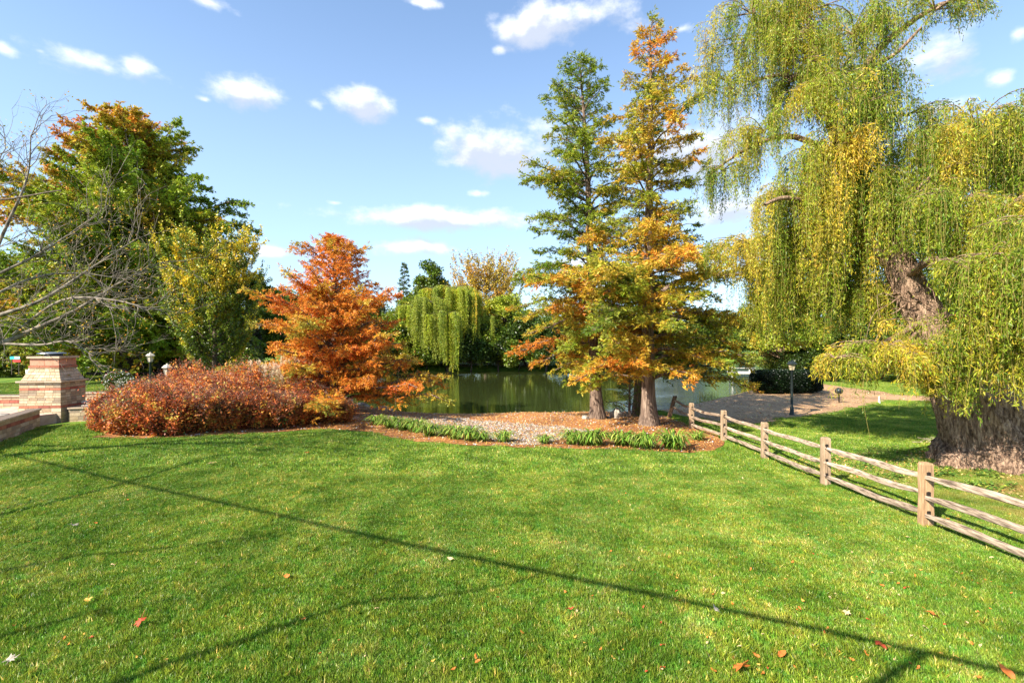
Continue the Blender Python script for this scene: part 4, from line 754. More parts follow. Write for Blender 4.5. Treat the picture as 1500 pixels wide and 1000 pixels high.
def part(nm, courses, parent=root):
    m, k = MB(), MB()
    for z0, hg, w, d, cl, bl, w2, d2 in courses: ring(m, k, z0-1.1, hg, c0, w, d, fa, cl, bl, r, w2, d2)
    o = m.build(nm, STONE, parent); k.build('joints', MORT, o); return o
part('plinth', [(1.0+.155*i, .155, 1.62, 1.42, TAN, .34, None, None) for i in range(5)])
part('firebox', [(1.775, .1, 1.58, 1.38, REDB, .4, None, None)]+[(1.875+.104*i, .104, 1.55, 1.35, TAN, .3, None, None) for i in range(6)]+[(2.499, .1, 1.56, 1.36, REDB, .4, None, None), (2.599, .11, 1.55, 1.35, TAN, .3, None, None), (2.709, .11, 1.55, 1.35, TAN, .3, None, None)])
part('mantel_slab', [(2.819, .075, 1.72, 1.52, CAPC, .5, None, None)])
W_ = np.linspace(1.5, 1.12, 5); Dd = np.linspace(1.3, .95, 5)
part('smoke_hood', [(2.894+.115*i, .115, W_[i], Dd[i], TAN[:2]+TAN[3:4], .2, W_[i+1], Dd[i+1]) for i in range(4)]+[(3.354, .06, 1.14, .97, TAN, .3, None, None)])
ch = part('chimney', [(3.414, .085, 1.17, 1.0, REDB, .35, None, None), (3.499, .3, 1.1, .93, PINK, .55, None, None), (3.799, .09, 1.25, 1.08, CAPC, .5, None, None)])
m = MB(); lathe(m, [(.3, 2.79), (.3, 2.87), (.52, 2.88), (.53, 2.9), (.3, 2.95), (0, 2.97)], k=24); m.build('chimney_cap', plain('dull_metal', (.3, .32, .34), .35, .8), root)
def lowwall(name, label, A, B, z0, z1, th, parts=('wall', 'cap'), red=True, seed=1, cat='wall'):
    r = rg(seed); A = np.array(A, float); B = np.array(B, float); Ld = np.linalg.norm(B-A); a = math.atan2(*(B-A)[::-1]); c = (A+B)/2; rt = thing(name, label, cat, (c[0], c[1], z0))
    n = max(2, int(round((z1-z0-.07)/.15))); hh = (z1-z0-.07)/n; m, k = MB(), MB()
    for i in range(n): ring(m, k, i*hh, hh, (0, 0), Ld, th, a, REDB if (red and i == n-2) else TAN, .36, r)
    w = m.build('wall', STONE, rt); k.build('joints', MORT, w); m, k = MB(), MB(); ring(m, k, z1-z0-.07, .07, (0, 0), Ld+.06, th+.1, a, CAPC, .5, r); w = m.build('cap', STONE, rt); k.build('joints', MORT, w)
    m = MB(); ca, sa = math.cos(a), math.sin(a); x, y, z = Ld/2-.05, th/2-.02, z1-z0-.004
    m.add([(ca*u-sa*v, sa*u+ca*v, z) for u, v in ((-x, -y), (x, -y), (x, y), (-x, y))], [[0, 1, 2, 3]], CAPC[0]); m.build('cap_fill', STONE, rt); return rt
lowwall('garden_wall', 'low tan block wall with red stripe and pale cap, edging the patio at the left edge', (-15.6, 13.0), (-18.75, 19.3), 1.1, 1.86, .32, seed=2)
lowwall('garden_wall', 'shaded low block wall just right of the fireplace base', (-18.35, 20.45), (-16.3, 21.0), 1.1, 1.78, .32, red=False, seed=3)
lowwall('garden_wall', 'short capped block wall behind the fireplace right side', (-20.4, 23.4), (-19.2, 23.5), 1.1, 2.1, .36, red=False, seed=4)
lowwall('garden_wall', 'low block seat wall with red course on the far side of the patio', (-26.5, 21.7), (-20.75, 22.0), 1.5, 2.12, .4, seed=6)
m = MB(); r = rg(412)
pp = [(-15.9,12.9),(-18.95,19.3),(-18.6,20.2),(-19.3,24.2),(-34,26),(-34,12.6)]; PVP = np.array(pp)
V = [(x, y, z) for z in (.9, 1.56) for x, y in pp]; n = len(pp); m.add(V, [list(range(n, 2*n))], PINK[2]); m.add(V, [[i, (i+1) % n, n+(i+1) % n, n+i] for i in range(n)], TAN[2])
PAV = noisemat('patio_paver', [(.3, (.34, .22, .16)), (.5, (.48, .34, .27)), (.7, (.58, .44, .36))], scale=2.2, bump=.2, detail=3)
tag(m.build('patio_paving', PAV), kind='structure')
m = MB(); lathe(m, [(0, 0), (.42, 0), (.46, .05), (.4, .1), (0, .12)], k=9); m.V[-1][:, :2] *= np.array([1, .6]); o = m.build('stone_slab', ROCK); o.location = (-20.1, 19.2, 1.57); tag(o, 'flat tan sandstone slab lying on the patio in front of the fireplace', 'stone')
m = MB()
for k, (x, y, a, s) in enumerate([(0, 0, .2, .8), (.7, .25, -.3, .6), (-.5, .3, .6, .5)]):
    box(m, (x, y, .03+.055*k), (s, .4, .05), a, bev=.015, col=(.42, .38, .32))
o = m.build('flagstones', STONE); o.location = (-17.6, 20.75, 1.79); tag(o, 'loose grey flagstones stacked on the low wall right of the fireplace', 'stones')
# ------------------------------------------------------------------ rocks
def rock(loc, s, seed, label, sq=(1, .8, .65)):
    m = MB(); n, k = 9, 14; th = np.linspace(0, math.pi, n); a = np.arange(k)*2*math.pi/k
    D = np.stack([np.sin(th)[:, None]*np.cos(a), np.sin(th)[:, None]*np.sin(a), np.repeat(np.cos(th)[:, None], k, 1)], -1).reshape(-1, 3); q = 1+.16*nz(D, .8, seed)+.07*nz(D, .3, seed+1)
    D = np.sign(D)*np.abs(D)**.8*q[:, None]*np.array(sq)*s; i = np.arange(n-1)[:, None]*k; j = np.arange(k)[None]; j2 = (j+1) % k
    m.add(D, np.stack([i+k+j, i+k+j2, i+j2, i+j], -1).reshape(-1, 4)); o = m.build('boulder', ROCK); o.location = (loc[0], loc[1], hz(*loc)+.25*s); o.rotation_euler = (0, 0, seed); return tag(o, label, 'rock')
rock((-7.85,29.9), .55, 1, 'larger rounded grey boulder at the left water edge'); rock((-7.25,29.7), .36, 2, 'small boulder leaning against the larger one at the water edge', (1, .8, .5)); rock((-9.2,29.8), .45, 3, 'low dark boulder half hidden left of the water edge boulders', (1.3, .8, .5)); rock((-10.1,29.7), .36, 6, 'darkest shore rock, furthest left under the orange tree', (1.2, .9, .6))
rock(G(903, 612), .42, 4, 'pale pointed rock between the two cypress trunks', (.8, .7, .95)); rock(G(858, 614), .22, 5, 'small stone at the foot of the left cypress trunk'); rock(G(890, 613), .16, 8, 'smallest stone right of the left cypress trunk')
# ------------------------------------------------------------------ lamps
BLK = plain('dark_lamp_metal', (.03, .04, .04), .4, .4); GLS = plain('amber_lamp_glass', (.55, .45, .28), .15); PALE = plain('pale_lamp_glass', (.5, .44, .34), .3)
def lamp(x, y, H, label, glass, pole, s=1, dz=0):
    rt = thing('lamp_post', label, 'lamp', (x, y, hz(x, y)+dz)); m = MB()
    lathe(m, [(0, -.2), (.11*s, -.2), (.11*s, .06), (.085*s, .1), (.07*s, .45), (.05*s, .5), (.045*s, H-.62), (.06*s, H-.6), (.06*s, H-.56), (.035*s, H-.55)], k=12); m.build('pole', pole, rt)
    m = MB(); lathe(m, [(.03*s, H-.56), (.1*s, H-.54), (.1*s, H-.51)], k=6, smooth=False); lathe(m, [(.21*s, H-.17), (.23*s, H-.18), (.12*s, H-.05), (.05*s, H-.03), (.04*s, H+.02), (0, H+.04)], k=6, smooth=False)
    for i in range(6): a = i*math.pi/3; tube(m, [(.1*s*math.cos(a), .1*s*math.sin(a), H-.52), (.17*s*math.cos(a), .17*s*math.sin(a), H-.17)], .01*s, 4)
    m.build('lantern_frame', pole if glass is GLS else PALE, rt); m = MB(); lathe(m, [(.09*s, H-.515), (.16*s, H-.18), (0, H-.175)], k=6, smooth=False); m.build('lantern_glass', glass, rt)
lx, ly = G(1160, 608); lamp(lx, ly, 3.05, 'tall dark lamp post on the right lawn in front of the clipped hedge', GLS, BLK, 1.35)
lamp(-22.0, 29.9, 2.65, 'pale lantern lamp at the far left, further from the red shrubs', PALE, BLK, 1.2); b = W(245, 530, 25); lamp(b[0], 25, 2.2, 'pale lantern lamp rising just behind the red shrubs', PALE, PALE, 1.2)
# ------------------------------------------------------------------ clipped hedge
r = rg(420); hx, hy = G(1150, 575); rt = thing('clipped_hedge', 'dense dark green clipped hedge with rounded ends on the sandy shore', 'hedge', (hx, hy, hz(hx, hy))); m = MB(); n = 46000
q = r.normal(size=(n, 3)); q = q/((np.abs(q)**5).sum(1, keepdims=True)**.2); q[:, 2] = q[:, 2]*.5+.5; P = q*np.array([2.55, 1.1, 1.72])*(1-.1*r.uniform(size=(n, 1))**2*3+.03*nz(q, .3, 5)[:, None]); P[:, 2] += .05
leaves(m, P, nrm(r.normal(size=P.shape)+q), .1, .07, jit(pal(.4+.3*nz(P, .8, 2)+r.normal(size=n)*.1, [(.004, .010, .003), (.007, .018, .004), (.016, .04, .006)]), r), r); m.build('foliage', LEAFD, rt)
m = MB(); lathe(m, [(1.9, -.1), (2.3, .4), (2.3, 1.2), (1.9, 1.5), (0, 1.6)], k=20); m.V[-1][:, 1] *= .42; m.build('light_block_core', plain('dark_hedge_fill', (.012, .014, .008), 1), rt)  # solid dark core added inside the hedge to block light, no real branches
# ------------------------------------------------------------------ daylilies
r = rg(430)
def lily(seed, n=110, R=.5):
    r = rg(seed); rt = thing('daylily_clump', 'x', 'plant', (0, 0, 0), group='daylily clumps edging the mulch bed'); m = MB()
    a = r.uniform(0, 6.283, n); l = r.uniform(.6, 1.1, n)*R*1.25; hgt = r.uniform(.5, 1.0, n)*R*.95; s = np.linspace(0, 1, 7)
    d = np.stack([np.cos(a), np.sin(a)], 1); b = r.normal(size=(n, 2))*.1*R*1.6
    X = b[:, None]+d[:, None]*(l[:, None]*s)[:, :, None]; Zz = hgt[:, None]*(1-(1-s/.62)**2)*1.0
    P = np.concatenate([X, Zz[:, :, None]], 2); w = (.018*np.sqrt(np.clip(1-s**2.5, 0, 1))+.002)[None, :, None]; sd = np.concatenate([np.stack([-d[:, 1], d[:, 0]], 1), np.zeros((n, 1))], 1)[:, None]
    V = np.stack([P-sd*w, P+sd*w], 2).reshape(-1, 3); i = (np.arange(n)*14)[:, None]; k = (np.arange(6)*2)[None]; Fc = np.stack([i+k, i+k+1, i+k+3, i+k+2], -1).reshape(-1, 4)
    c = np.repeat(jit(pal(r.uniform(0, 1, n), [(.06, .14, .015), (.12, .25, .025), (.26, .38, .05), (.42, .38, .1)]), r), 6, 0); m.add(V, Fc, c, True); m.build('leaves', LEAF, rt); return rt
LP = [lily(440), lily(441), lily(442)]; used = [0, 0, 0]
lil = [(552,622,.9,'leftmost daylily clump of the long row'),(571,627,1,'second daylily clump from the left of the row'),(590,630,1,'third daylily clump from the left of the row'),(610,633,1.1,'fourth daylily clump of the left row, taller'),(630,639,1,'middle daylily clump of the left row, set forward'),
 (652,638,.8,'small daylily clump right of the middle of the left row'),(667,643,1.05,'broad daylily clump in the right half of the left row'),(688,645,1.05,'broad daylily clump beside the gravel'),(706,647,.75,'small daylily clump near the right end of the left row'),(738,648,.85,'daylily clump standing alone in front of the gravel'),
 (798,650,.65,'smallest lone daylily clump between the two rows'),(838,651,1,'leftmost daylily clump in front of the cypress trunks'),(856,652,1,'second daylily clump in front of the left cypress trunk'),(873,652,1.1,'tall daylily clump in front of the left cypress trunk'),(910,653,1.05,'daylily clump midway between the cypress trunks'),(930,655,1.05,'daylily clump left of the tallest cypress trunk'),(946,657,1.1,'daylily clump below the tallest cypress trunk'),(985,658,1.3,'large right end daylily clump on the mulch'),(1022,645,.7,'thin daylily clump by the second last fence post')]
for i, (px, py, s, lb) in enumerate(lil):
    k = i % 3; x, y = G(px, py); loc = (x, y, hz(x, y)+.01)
    if not used[k]: used[k] = 1; o = LP[k]; o.location = loc; o.scale = (s*1.08,)*3; o['label'] = lb
    else: dup(LP[k], loc, r.uniform(0, 6), s*1.08, lb)
# ------------------------------------------------------------------ red shrubs with airy plumes
def shrub(seed, H, R, cl, plume, name='red_shrub'):
    r = rg(seed); rt = thing(name, 'x', 'shrub', (0, 0, 0), group='rust red shrubs massed in the border bed'); st, lf, pm = MB(), MB(), MB(); n = 120
    a = r.uniform(0, 6.283, n); q = np.sqrt(r.uniform(0, 1, n)); e = np.stack([np.cos(a)*q*R, np.sin(a)*q*R, H*(1-.3*q**2)*r.uniform(.66, 1.2, n)], 1); b = e*np.array([.32, .32, 0])+r.normal(size=(n, 3))*np.array([.05, .05, 0])
    mid = b*.45+e*.55+np.array([0, 0, .1])*H*0+e*np.array([.12, .12, 0]); prisms(st, b, mid, .009, .007, None); prisms(st, mid, e, .007, .003, None); st.build('stems', TWIGB, rt)
    m = 10500; i = r.integers(0, n, m); t = r.uniform(.08, 1, m)**.8; P = np.where((t < .55)[:, None], b[i]+(mid-b)[i]*(t/.55)[:, None], mid[i]+(e-mid)[i]*((t-.55)/.45)[:, None])+r.normal(size=(m, 3))*np.array([.09, .09, .06])
    P[:, 2] = np.maximum(P[:, 2], .03); P += (P*np.array([1, 1, 0]))*.16*nz(P*np.array([1, 1, .5]), .35, seed+9)[:, None]; P[:, 2] *= 1+.13*nz(P*np.array([1, 1, 0]), .28, seed+7); D = r.normal(size=(m, 3)); D[:, 2] += .1; leaves(lf, P, D, .1*r.uniform(.5, 1.3, m), .052, jit(pal(.5+.32*nz(P, .45, seed)+r.normal(size=m)*.17+.1*(t-.5), cl), r, .3), r); lf.build('foliage', LEAF, rt)
    if plume:
        m = int(2600*plume); i = r.integers(0, n, m); P = e[i]+r.normal(size=(m, 3))*np.array([.09, .09, .11])+np.array([0, 0, .12]); leaves(pm, P, r.normal(size=(m, 3)), .04, .02, jit(pal(r.uniform(0, 1, m), [(.3, .13, .08), (.5, .26, .17), (.62, .42, .28)]), r), r)
        j = r.integers(0, n, 500); prisms(pm, e[j], e[j]+r.normal(size=(500, 3))*np.array([.09, .09, .05])+np.array([0, 0, .17]), .003, .002, (.25, .13, .09)); pm.build('flower_heads', LEAF, rt)
    return rt
RC = [(.05,.09,.015),(.13,.045,.018),(.36,.075,.022),(.56,.14,.032),(.72,.27,.05),(.62,.5,.08)]
SH = [shrub(450, 1.5, .85, RC, .12), shrub(451, 1.7, .9, RC[1:5]+[(.7,.42,.1)], .6), shrub(452, 1.2, .75, [(.05,.1,.02),(.22,.07,.03),(.45,.12,.03),(.6,.24,.05),(.5,.45,.08)], .35)]
SHL = ['rust red leafy shrub in the front of the massed border bed','taller red shrub with fluffy tan plumes in the border bed','lower mixed red, gold and green shrub at the edge of the border bed']; used = [0, 0, 0]
sp = [(150,630,2,.7),(160,632,0,.85),(195,636,2,1.15),(232,635,0,1.1),(268,634,0,1.1),(300,632,2,1.2),(335,630,0,1.1),(370,628,0,1.1),(405,626,2,1.2),(440,623,0,1.05),(475,620,2,1.15),(500,618,2,.8),
 (180,622,0,1.05),(215,620,1,.95),(255,618,1,1.1),(292,616,1,1.22),(328,614,1,1.3),(362,613,1,1.22),(398,612,1,1.1),(432,611,0,1.15),(465,610,0,1.05),(235,606,1,1.1),(285,603,1,1.15),(335,602,1,1.22),(380,602,1,1.1)]
for i, (px, py, k, s) in enumerate(sp):
    x, y = G(px, py); loc = (x+r.normal()*.15, y+r.normal()*.15, hz(x, y)); sc = (s*.98, s*.98, s*r.uniform(.74, 1.12))
    if not used[k]: used[k] = 1; o = SH[k]; o.location = loc; o.scale = sc; o['label'] = SHL[k]
    else: dup(SH[k], loc, r.uniform(0, 6), sc, SHL[k])
# ornamental grasses
def ograss(px, D, H, R, seed, label, pl=60):
    r = rg(seed); x = (px-750)/F*D; rt = thing('ornamental_grass', label, 'grass clump', (x, D, hz(x, D))); m, q = MB(), MB(); n = 1500; a = r.uniform(0, 6.283, n); L_ = H*r.uniform(.5, 1, n); o = R*r.uniform(.1, 1, n)
    b = np.c_[r.normal(size=(n, 2))*.12, np.zeros(n)]; d = np.stack([np.cos(a), np.sin(a), np.zeros(n)], 1); p1 = b+d*o[:, None]*.3+np.array([0, 0, 1])*(L_*.6)[:, None]; p2 = b+d*o[:, None]+np.array([0, 0, 1])*(L_*.92)[:, None]
    c = jit(pal(r.uniform(0, 1, n), [(.3,.3,.08),(.62,.5,.2),(.72,.62,.34)]), r); prisms(m, b, p1, .007, .006, np.tile(c, (3, 1))); prisms(m, p1, p2, .006, .002, np.tile(c, (3, 1))); m.build('leaves', LEAF, rt)
    a = r.uniform(0, 6.283, pl); e = np.stack([np.cos(a)*R*.6*r.uniform(.1, 1, pl), np.sin(a)*R*.6*r.uniform(.1, 1, pl), H*r.uniform(.95, 1.25, pl)], 1); prisms(q, e*np.array([.2, .2, 0]), e, .004, .003, (.6, .48, .25))
    i = r.integers(0, pl, pl*60); P = e[i]+np.array([0, 0, 1])*r.uniform(-.14, .14, (len(i), 1))+r.normal(size=(len(i), 3))*.02; leaves(q, P, r.normal(size=P.shape)*.5+np.array([.3, 0, .8]), .07, .016, jit(np.tile((.74, .6, .42), (len(i), 1)), r, .15), r); q.build('plumes', LEAF, rt)
ograss(402, 23.2, 1.9, .9, 460, 'straw coloured ornamental grass behind the red shrubs, nearest the orange tree'); ograss(375, 24.2, 1.9, .8, 461, 'straw grass clump left of the other, behind the plumed shrubs'); ograss(425, 25.5, 2.1, .8, 462, 'tall plumed grass under the left boughs of the orange tree', 90)
ograss(455, 27, 2.2, .7, 463, 'furthest right plumed grass glimpsed through the orange tree', 80)
# ------------------------------------------------------------------ left background: rail fence, vehicle, flowers, hedge
DW = plain('dark_stained_wood', (.035, .025, .02), .8)
rt = thing('rail_fence', 'dark wooden two rail fence in the left background', 'fence', (-34, 42, hz(-34, 42)))
for k in range(7):
    m = MB(); box(m, (-6+k*3.0, k*.4, .75), (.22, .22, 1.7), .13, bev=.02); m.build('post', DW, rt)
    if k < 6:
        for z in (.55, 1.2): m = MB(); box(m, (-4.5+k*3.0, .2+k*.4, z), (3.0-.2, .08, .16), .13, bev=.01); m.build('rail', DW, rt)
WHT = plain('white_car_paint', (.72, .74, .76), .25); DKG = plain('car_window_glass', (.03, .04, .05), .1); RUB = plain('black_rubber', (.02, .02, .02), .8)
rt = thing('parked_car', 'pale silver car parked beyond the dark rail fence right of the chimney', 'car', (-42.4, 46.0, hz(-42.4, 46.0)), .05); m = MB()
prof_ = [(-2.2,.35),(-2.25,.8),(-1.9,.95),(-1.3,1.0),(-.7,1.5),(.8,1.55),(1.5,1.05),(2.15,.9),(2.25,.6),(2.2,.35)]; n = len(prof_); V = [(x, s*(.85-(.12 if z > 1.2 else 0)), z) for s in (-1, 1) for x, z in prof_]
m.add(V, [[i, i+1, n+i+1, n+i] for i in range(n-1)]+[[n-1, 0, n, 2*n-1]]); m.add(V, [list(range(n))[::-1], list(range(n, 2*n))]); m.build('body', WHT, rt); m = MB()
for s in (-1, 1): m.add([(x, s*.86, z) for x, z in ((-1.1,1.05),(-.62,1.42),(.05,1.45),(.05,1.05))]+[(x, s*.86, z) for x, z in ((.12,1.05),(.12,1.45),(.72,1.45),(1.25,1.08))], [[0,1,2,3],[4,5,6,7]])
m.build('window', DKG, rt)
for x in (-1.4, 1.4):
    for s in (-1, 1):
        m = MB(); tube(m, [(x, s*.72, .33), (x, s*.9, .33)], .33, 20, cap=True); w = m.build('wheel', RUB, rt); m = MB(); tube(m, [(x, s*.9, .33), (x, s*.915, .33)], .2, 16, cap=True); m.build('rim', WHT, w)
r = rg(470)
def flowerbush(px, D, H, R, label, fc_, n=5000, seed=1):
    r = rg(seed); x = (px-750)/F*D; rt = thing('flowering_bush', label, 'bush', (x, D, hz(x, D))); m, q, s_ = MB(), MB(), MB(); P = nrm(r.normal(size=(n, 3)))*r.uniform(.3, 1, (n, 1))**.4*np.array([R, R, H*.5])+np.array([0, 0, H*.55]); leaves(m, P, r.normal(size=P.shape), .1, .07, jit(np.tile(GRN*.7, (n, 1)), r), r); m.build('foliage', LEAFD, rt)
    k = 300; P = nrm(r.normal(size=(k, 3)))*np.array([R, R, H*.5])*1.02+np.array([0, 0, H*.55]); c = np.array(fc_)[r.integers(0, len(fc_), k)]; leaves(q, P, r.normal(size=P.shape), .085, .08, c, r); q.build('flowers', LEAF, rt); tube(s_, [(0,0,-.1),(0,0,H*.6)], .05, 6); s_.build('stems', TWIGB, rt)
flowerbush(173, 33, 1.25, .8, 'bush of white and red flowers by the furthest pale lantern', [(.8,.78,.75),(.8,.78,.75),(.6,.08,.08)], seed=3); flowerbush(186, 31, 1.0, .55, 'smaller white flowering bush beside the white and red one', [(.8,.78,.75),(.7,.6,.55)], seed=4); flowerbush(1118, 41.5, .7, .45, 'small bright red flowering plant at the hedge foot', [(.65,.1,.02),(.7,.2,.03)], 1500, 5)
r = rg(472); rt = thing('low_hedge', 'long dark low hedge at the back of the left lawn', 'hedge', (-44, 49.5, 1.15)); m = MB(); n = 52000; P = np.stack([r.uniform(-22, 27, n), r.normal(size=n)*.0, r.uniform(0, 1, n)], 1); a = r.uniform(0, math.pi, n); P[:, 1] = np.cos(a)*.8; P[:, 2] = np.sin(a)**.6*1.25*(1+.15*nz(P*np.array([1, 0, 0]), 1.2, 3))*(1-.12*r.uniform(size=n))
leaves(m, P, r.normal(size=P.shape), .22, .16, jit(np.tile(DGR*.7, (n, 1)), r), r); m.build('foliage', LEAFD, rt); m = MB(); box(m, (2.5, 0, .5), (48, 1.0, 1.0)); m.build('light_block_core', plain('dark_hedge_core', (.01, .012, .006), 1), rt)  # dark box added within the leaves so no light passes through
m = MB(); box(m, (0, 0, 0), (1.1, .04, .3), 0, col=(.05, .5, .5)); box(m, (.25, 0, .02), (.55, .06, .18), 0, col=(.8, .8, .8)); box(m, (.2, 0, -.32), (.85, .05, .28), 0, col=(.7, .06, .06)); SGN = noisemat('painted_board', [(.3, (.9,.9,.9)), (.7, (1,1,1))], attr=1, bump=0)
for x in (-.4, .4): box(m, (x, .04, -.9), (.05, .05, 1.9), 0, col=(.1, .08, .06))
o = m.build('painted_board', SGN); o.scale = (.7,)*3; p_ = W(22, 524, 38); o.location = tuple(p_); tag(o, 'small turquoise, white and red board on posts among the left edge tree trunks', 'board')
# ------------------------------------------------------------------ right background: grill, hoop, dock, reeds
x, y = G(1229, 590); rt = thing('pedestal_grill', 'small dark pedestal grill at the edge of the gravel behind the low willow bough', 'grill', (x, y, hz(x, y)))
m = MB(); lathe(m, [(0, -.1), (.05, -.1), (.05, .7), (.12, .72)], k=10); m.build('pedestal', BLK, rt); m = MB(); lathe(m, [(.1, .7), (.26, .78), (.3, .95), (.3, .98), (.26, 1.08), (.12, 1.18), (0, 1.2)], k=16); m.build('fire_bowl', BLK, rt); m = MB(); tube(m, [(-.15, -.28, 1.02), (-.15, -.36, 1.04), (.15, -.36, 1.04), (.15, -.28, 1.02)], .012, 5); m.build('handle', BLK, rt); rt.scale = (.8, .8, .85)
m = MB(); a = np.linspace(-.3, 3.0, 14); tube(m, np.stack([np.cos(a)*.3, np.zeros(14), .1+np.sin(a)*.42], 1), .025, 6, cap=True); o = m.build('garden_hoop', plain('white_enamel', (.8, .8, .78), .4)); x, y = G(1288, 592); o.location = (x, y, hz(x, y)); o.rotation_euler = (0, 0, .8); tag(o, 'small white curved hoop on the grass below the willow leaves', 'hoop')
GW = noisemat('sun_bleached_dock_wood', [(.3, (.5, .47, .42)), (.7, (.8, .77, .7))], scale=4, bump=.2); rt = thing('boat_dock', 'pale wooden dock over the water left of the clipped hedge', 'dock', (31.5, 62, 0), -.25)
m = MB()
for k in range(26): box(m, (-3.9+k*.3, 0, .62), (.27, 1.9, .05), 0)
m.build('deck', GW, rt); m = MB(); box(m, (0, -.9, .52), (7.9, .1, .14)); box(m, (0, .9, .52), (7.9, .1, .14)); m.build('beam', GW, rt)
for k in range(4):
    for s in (-1, 1): m = MB(); tube(m, [(-3.6+k*2.4, s*1.02, -1), (-3.6+k*2.4, s*1.02, 1.25)], .09, 8, cap=True); m.build('piling', GW, rt)
m = MB(); tube(m, [(-3.6, -1.02, 1.15), (3.6, -1.02, 1.15)], .04, 6); m.build('handrail', GW, rt)
def reeds(px, py, label, seed, n=70, H=.9):
    r = rg(seed); D = CH*F/(py-500); x = (px-750)/F*D; m = MB(); a = np.c_[r.normal(size=(n, 2))*np.array([.35, .15]), np.full(n, -.3)]; e = a+np.c_[r.normal(size=(n, 2))*.18, r.uniform(.5, 1, n)*H+.3]; prisms(m, a, e, .014, .004, np.tile(jit(pal(r.uniform(0,1,n), [GRN, YGR, GLD*.7]), r), (3, 1))); o = m.build('reed_clump', LEAF); o.location = (x, D, 0); tag(o, label, 'reeds')
reeds(1036, 589, 'small clump of reeds standing in the water beyond the fence end', 480); reeds(1052, 590, 'tiny sparse reeds right of the small reed clump', 481, 18, .8); reeds(1094, 575, 'yellowing shore plants where the sand meets the water', 482, 120, .8)
# ------------------------------------------------------------------ litter, pebbles, leaves
def scatter(px0, n, poly, r, dz=.03):
    x0, y0 = poly.min(0); x1, y1 = poly.max(0); P = np.c_[r.uniform(x0, x1, n*3), r.uniform(y0, y1, n*3)]; P = P[sdf(P[:, 0], P[:, 1], poly) < -.02][:n]; return np.c_[P, h(P[:, 0], P[:, 1])+dz]
r = rg(490); P = scatter(0, 60000, np.asarray(MULQ), r); P = P[(P[:, 0] > -9)]; m = MB(); D = r.normal(size=P.shape); D[:, 2] *= .35; n = len(P)
leaves(m, P, D, .1*r.uniform(.4, 1.3, n), .03*r.uniform(.5, 1.6, n), jit(pal(r.uniform(0, 1, n), [(.3,.13,.05),(.6,.28,.06),(.72,.38,.08),(.75,.55,.3)]), r), r, flat=1.2); P2 = scatter(0, 5000, np.asarray(GRVQ), r, .05); D2 = r.normal(size=P2.shape); D2[:, 2] *= .35; leaves(m, P2, D2, .09, .05, jit(pal(r.uniform(0, 1, len(P2)), [(.3,.13,.05),(.6,.3,.08),(.5,.36,.2)]), r), r, flat=1.2); tag(m.build('needle_litter', LEAF), 'orange brown fallen cypress needles covering the mulch bed', 'leaf litter', kind='stuff')
P = np.concatenate([scatter(0, 8000, np.asarray(GRVQ), r, .03), scatter(0, 2500, np.asarray(MULQ)*1.0, r, .03)]); n = len(P); s = r.uniform(.015, .05, n)
O = np.array([(1,0,0),(0,1,0),(-1,0,0),(0,-1,0),(0,0,.7),(0,0,-.7)], float); V = (P[:, None]+O[None]*s[:, None, None]*r.uniform(.7, 1.3, (n, 1, 3))+r.normal(size=(n, 6, 3))*.004).reshape(-1, 3); f0 = np.array([[0,1,4],[1,2,4],[2,3,4],[3,0,4],[1,0,5],[2,1,5],[3,2,5],[0,3,5]])
m = MB(); m.add(V, (np.arange(n)[:, None, None]*6+f0[None]).reshape(-1, 3), np.repeat(jit(pal(r.uniform(0, 1, n), [(.16,.13,.1),(.36,.31,.26),(.6,.56,.5)]), r, .1), 8, 0)); PEB = noisemat('pebble', [(.3, (.85,.85,.85)), (.7, (1,1,1))], attr=1, bump=.1); tag(m.build('pebbles', PEB), 'pale pebbles spread in the drainage bed by the pond', 'pebbles', kind='stuff')
# ivy and leaf litter round the willow
cen = (wb[0]-.6, wb[1]-1.2); n = 16000; a = r.uniform(0, 6.283, n); q = np.sqrt(r.uniform(0, 1, n))*r.uniform(.7, 1, n); P = np.c_[cen[0]+np.cos(a)*q*4.6, cen[1]+np.sin(a)*q*2.2, np.zeros(n)]; P = P[P[:, 0] > 8.3]; P[:, 2] = h(P[:, 0], P[:, 1])+r.uniform(.02, .1, len(P)); n = len(P); D = r.normal(size=P.shape); D[:, 2] *= .3; m = MB()
kk = nz(P, .9, 4) > -.15; leaves(m, P[kk], D[kk], .08, .07, jit(pal(r.uniform(0, 1, kk.sum()), [(.05,.12,.015),(.12,.22,.03),(.3,.34,.05)]), r), r, flat=1.2); tag(m.build('ivy_groundcover', LEAF), 'low green ground cover between the fence and the willow base', 'ground cover', kind='stuff')
m = MB(); n = 7000; a = r.uniform(0, 6.283, n); q = np.sqrt(r.uniform(0, 1, n)); P = np.c_[cen[0]+np.cos(a)*q*6, cen[1]+.4+np.sin(a)*q*2.8, np.zeros(n)]; P[:, 2] = h(P[:, 0], P[:, 1])+.05; P = P[(nz(P, 1.1, 6) > -.3) & (P[:, 0] > 8.2)]; n = len(P); D = r.normal(size=P.shape); D[:, 2] *= .3; leaves(m, P, D, .08*r.uniform(.5, 1.2, n), .04, jit(pal(r.uniform(0, 1, n), [(.5,.3,.08),(.7,.5,.2),(.6,.25,.06)]), r), r, flat=1.2); tag(m.build('willow_leaf_litter', LEAF), 'tan and gold fallen leaves around the willow base', 'leaf litter', kind='stuff')
m = MB(); n = 90; c = np.array(G(1395, 650)); 
